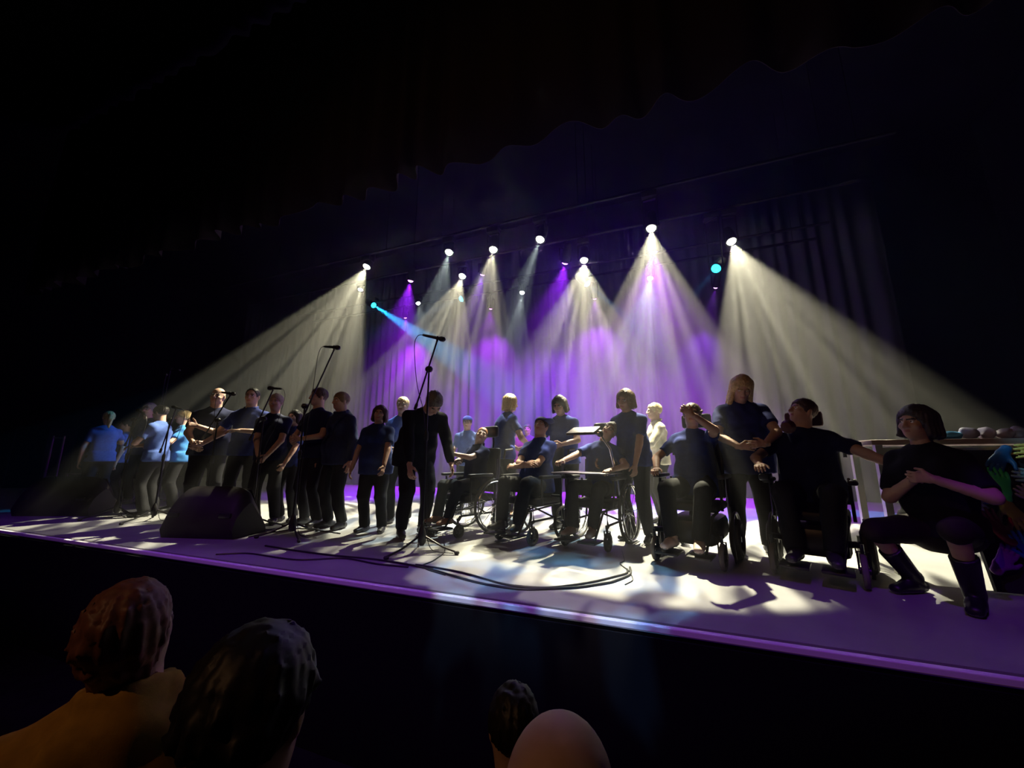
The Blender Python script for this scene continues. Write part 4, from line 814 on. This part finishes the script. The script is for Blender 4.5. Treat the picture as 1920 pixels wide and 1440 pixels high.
def board_pt(u, v):                                   # where on the leaning board a hand sits
    n = rotx(-0.22)@np.array([0, -1.0, 0]); p0 = np.array([3.08, TY0-0.16, 0.45])+n*0.016; d = ray(u, v); return CAM+d*(((p0-CAM)@n)/(d@n)), n
HANDS = [('teal', 'fingers spread to the lower right', (0.02, 0.55, 0.45), (1772, 858), (1815, 882), 1, 0.2), ('deep blue', 'fingers down, near the table edge', (0.02, 0.12, 0.35), (1878, 846), (1855, 880), 1, 0.1), ('yellow', 'high by the right edge', (0.75, 0.55, 0.12), (1950, 846), (1905, 848), -1, 0.3),
 ('royal blue', 'upright beside the green one', (0.02, 0.12, 0.50), (1836, 936), (1816, 892), 1, 0.1), ('bright green', 'upright with spread fingers', (0.05, 0.62, 0.22), (1872, 932), (1862, 890), -1, 0.0), ('pale blue', 'pointing left at the right edge', (0.42, 0.72, 0.85), (1950, 895), (1900, 892), 1, 0.2),
 ('white', 'partly hidden by the crouching woman', (0.8, 0.8, 0.78), (1800, 940), (1832, 952), 1, 0.2), ('silver grey', 'below the pale blue one', (0.45, 0.45, 0.48), (1955, 940), (1905, 922), 1, 0.3), ('olive', 'fingers to the lower right', (0.22, 0.20, 0.06), (1868, 942), (1908, 985), 1, 0.1),
 ('dark red', 'low beside the crouching woman', (0.28, 0.015, 0.03), (1872, 1000), (1842, 968), -1, 0.2), ('violet', 'lowest on the board', (0.20, 0.02, 0.35), (1868, 1052), (1884, 1030), 1, 0.4), ('strong blue', 'low at the right edge', (0.01, 0.16, 0.55), (1925, 1035), (1900, 1008), 1, 0.2)]
for i, (cn, wh, col, w0, w1, lf, cu) in enumerate(HANDS):
    p, n = board_pt(*w0); q, _ = board_pt(*w1); d = nrm(q-p); Lp = np.linalg.norm(q-p); sc = 1.12; p = q-d*0.125*sc+n*(0.034 if i % 2 else 0.058)
    V, Q = hand_mesh(np.zeros(3), d, n*(1 if i % 2 else -1), lf > 0, cu*0.5, sc, 0.09, 0.0075)
    o = obj_np('display_hand', V, Q, mat('rubber_%d' % i, col, 0.45, spec=0.5)); o.location = tuple(p); tag(o, '%s rubber glove hand on the board, %s' % (cn, wh), 'glove', 'coloured hands on the board')
TOPS = [('narrow upright pale blue', (0.35, 0.5, 0.85), 1751, (0.030, 0.03, 0.055)), ('flat sky blue', (0.10, 0.45, 0.85), 1780, (0.085, 0.05, 0.032)), ('crumpled lilac grey, left one', (0.30, 0.30, 0.42), 1817, (0.075, 0.05, 0.045)),
        ('small round lilac', (0.42, 0.40, 0.55), 1850, (0.060, 0.05, 0.042)), ('low mauve grey', (0.30, 0.26, 0.33), 1880, (0.055, 0.05, 0.036)), ('mauve grey at the right edge', (0.30, 0.26, 0.33), 1905, (0.060, 0.05, 0.042))]
for i, (ds, col, u, r) in enumerate(TOPS):
    r = (r[0]*0.72, r[1], r[2]); x = float(at_y(u, 812, TY0+0.14)[0]); F = Fld(np.array([-0.16, -0.12, -0.02]), np.array([0.16, 0.12, 0.14]), 0.008); rs = np.random.RandomState(i)
    F.ell((0, 0, r[2]), r, None, 0.01)
    for k in range(5): F.ell((r[0]*(rs.rand()*1.6-0.8), r[1]*(rs.rand()-0.5), r[2]*(0.7+rs.rand()*0.9)), (0.022, 0.03, 0.018), None, 0.012)
    F.wave(0.004, 70, i); F.plane((0, 0, 0.002), (0, 0, -1)); V, Q = F.mesh()
    o = obj_np('crumpled_glove', V, Q, mat('crumple_%d' % i, col, 0.6)); o.location = (x, TY0+0.14, TZ); tag(o, '%s crumpled glove lying on the table top' % ds, 'glove', 'crumpled gloves on the table')
# ================================================================ cables on the stage floor
def cable(label, pts, r=0.006, seed=0, wob=0.02):
    P = np.array([at_z(u, v, r) for u, v in pts]); t = np.linspace(0, len(P)-1, len(P)*8); Q = np.array([[np.interp(q, range(len(P)), P[:, k]) for k in range(3)] for q in t]); rs = np.random.RandomState(seed)
    Q[:, 0] += wob*np.sin(t*2.1+seed)*rs.rand(); Q[:, 1] += wob*np.sin(t*1.7+seed*2)
    for _ in range(6): Q[1:-1] = (Q[:-2]+2*Q[1:-1]+Q[2:])/4
    Q[:, 2] = r; o = MB().tube(Q, r, 6).build('stage_cable', M_plast); tag(o, label, 'cable', 'black cables along the stage edge')
cable('black cable running from the middle wedge speaker past the stand feet', [(400, 1040), (470, 1036), (560, 1050), (640, 1046), (700, 1058), (770, 1062)], 0.007, 1)
cable('black cable sweeping in a long curve to the power wheelchair', [(500, 1022), (620, 1040), (700, 1050), (800, 1066), (900, 1090), (980, 1106), (1080, 1104), (1150, 1092), (1183, 1076), (1178, 1064)], 0.008, 2, 0.03)
cable('second black cable crossing the first near the cable loop', [(780, 1058), (860, 1074), (940, 1096), (1030, 1100), (1120, 1092), (1170, 1078), (1176, 1066)], 0.007, 3, 0.03)
cable('thin cable looping beside the foot of the tallest microphone stand', [(830, 1000), (836, 1035), (812, 1052), (790, 1060), (800, 1068), (835, 1078)], 0.005, 4, 0.0)
cable('thin tangled cable by the caster of the power wheelchair', [(1165, 1030), (1172, 1052), (1160, 1056), (1182, 1072), (1188, 1088), (1172, 1096)], 0.004, 5, 0.0)
cable('black cable crossing the floor behind the middle wedge speaker', [(640, 1000), (560, 990), (500, 1000), (470, 1006)], 0.006, 6)
# ================================================================ pipes, border drape
for k, (nm, y) in enumerate((('nearest the house', PIPES['front']), ('in the middle', PIPES['mid']), ('second nearest the curtain', PIPES['back']), ('nearest the curtain', PIPES['rear']))):
    o = empty('lighting_pipe', (-3, y, 5.05), 0, 'black lighting pipe overhead, the one %s' % nm, 'lighting pipe')
    MB().tube([(-7, 0, 0), (6.2, 0, 0)], 0.025, 10).build('bar', M_fix, o)
    for x in (-6.5, -2, 2, 5.8): MB().tube([(x, 0, 0), (x, 0, 3.06)], 0.006, 6).build('suspension_wire', M_fix, o)
curtain('border_drape', -12.0, 6.9, 1.0, 4.05, 8.0, mat('border_cloth', (0.016, 0.010, 0.012), 0.9, spec=0.15), 'dark gathered border drape with scalloped hem hanging above the stage', 'drape', 0.5, 0.10, lambda x: 0.10*abs(math.sin(x*1.9))+0.03*math.sin(x*7), 3)
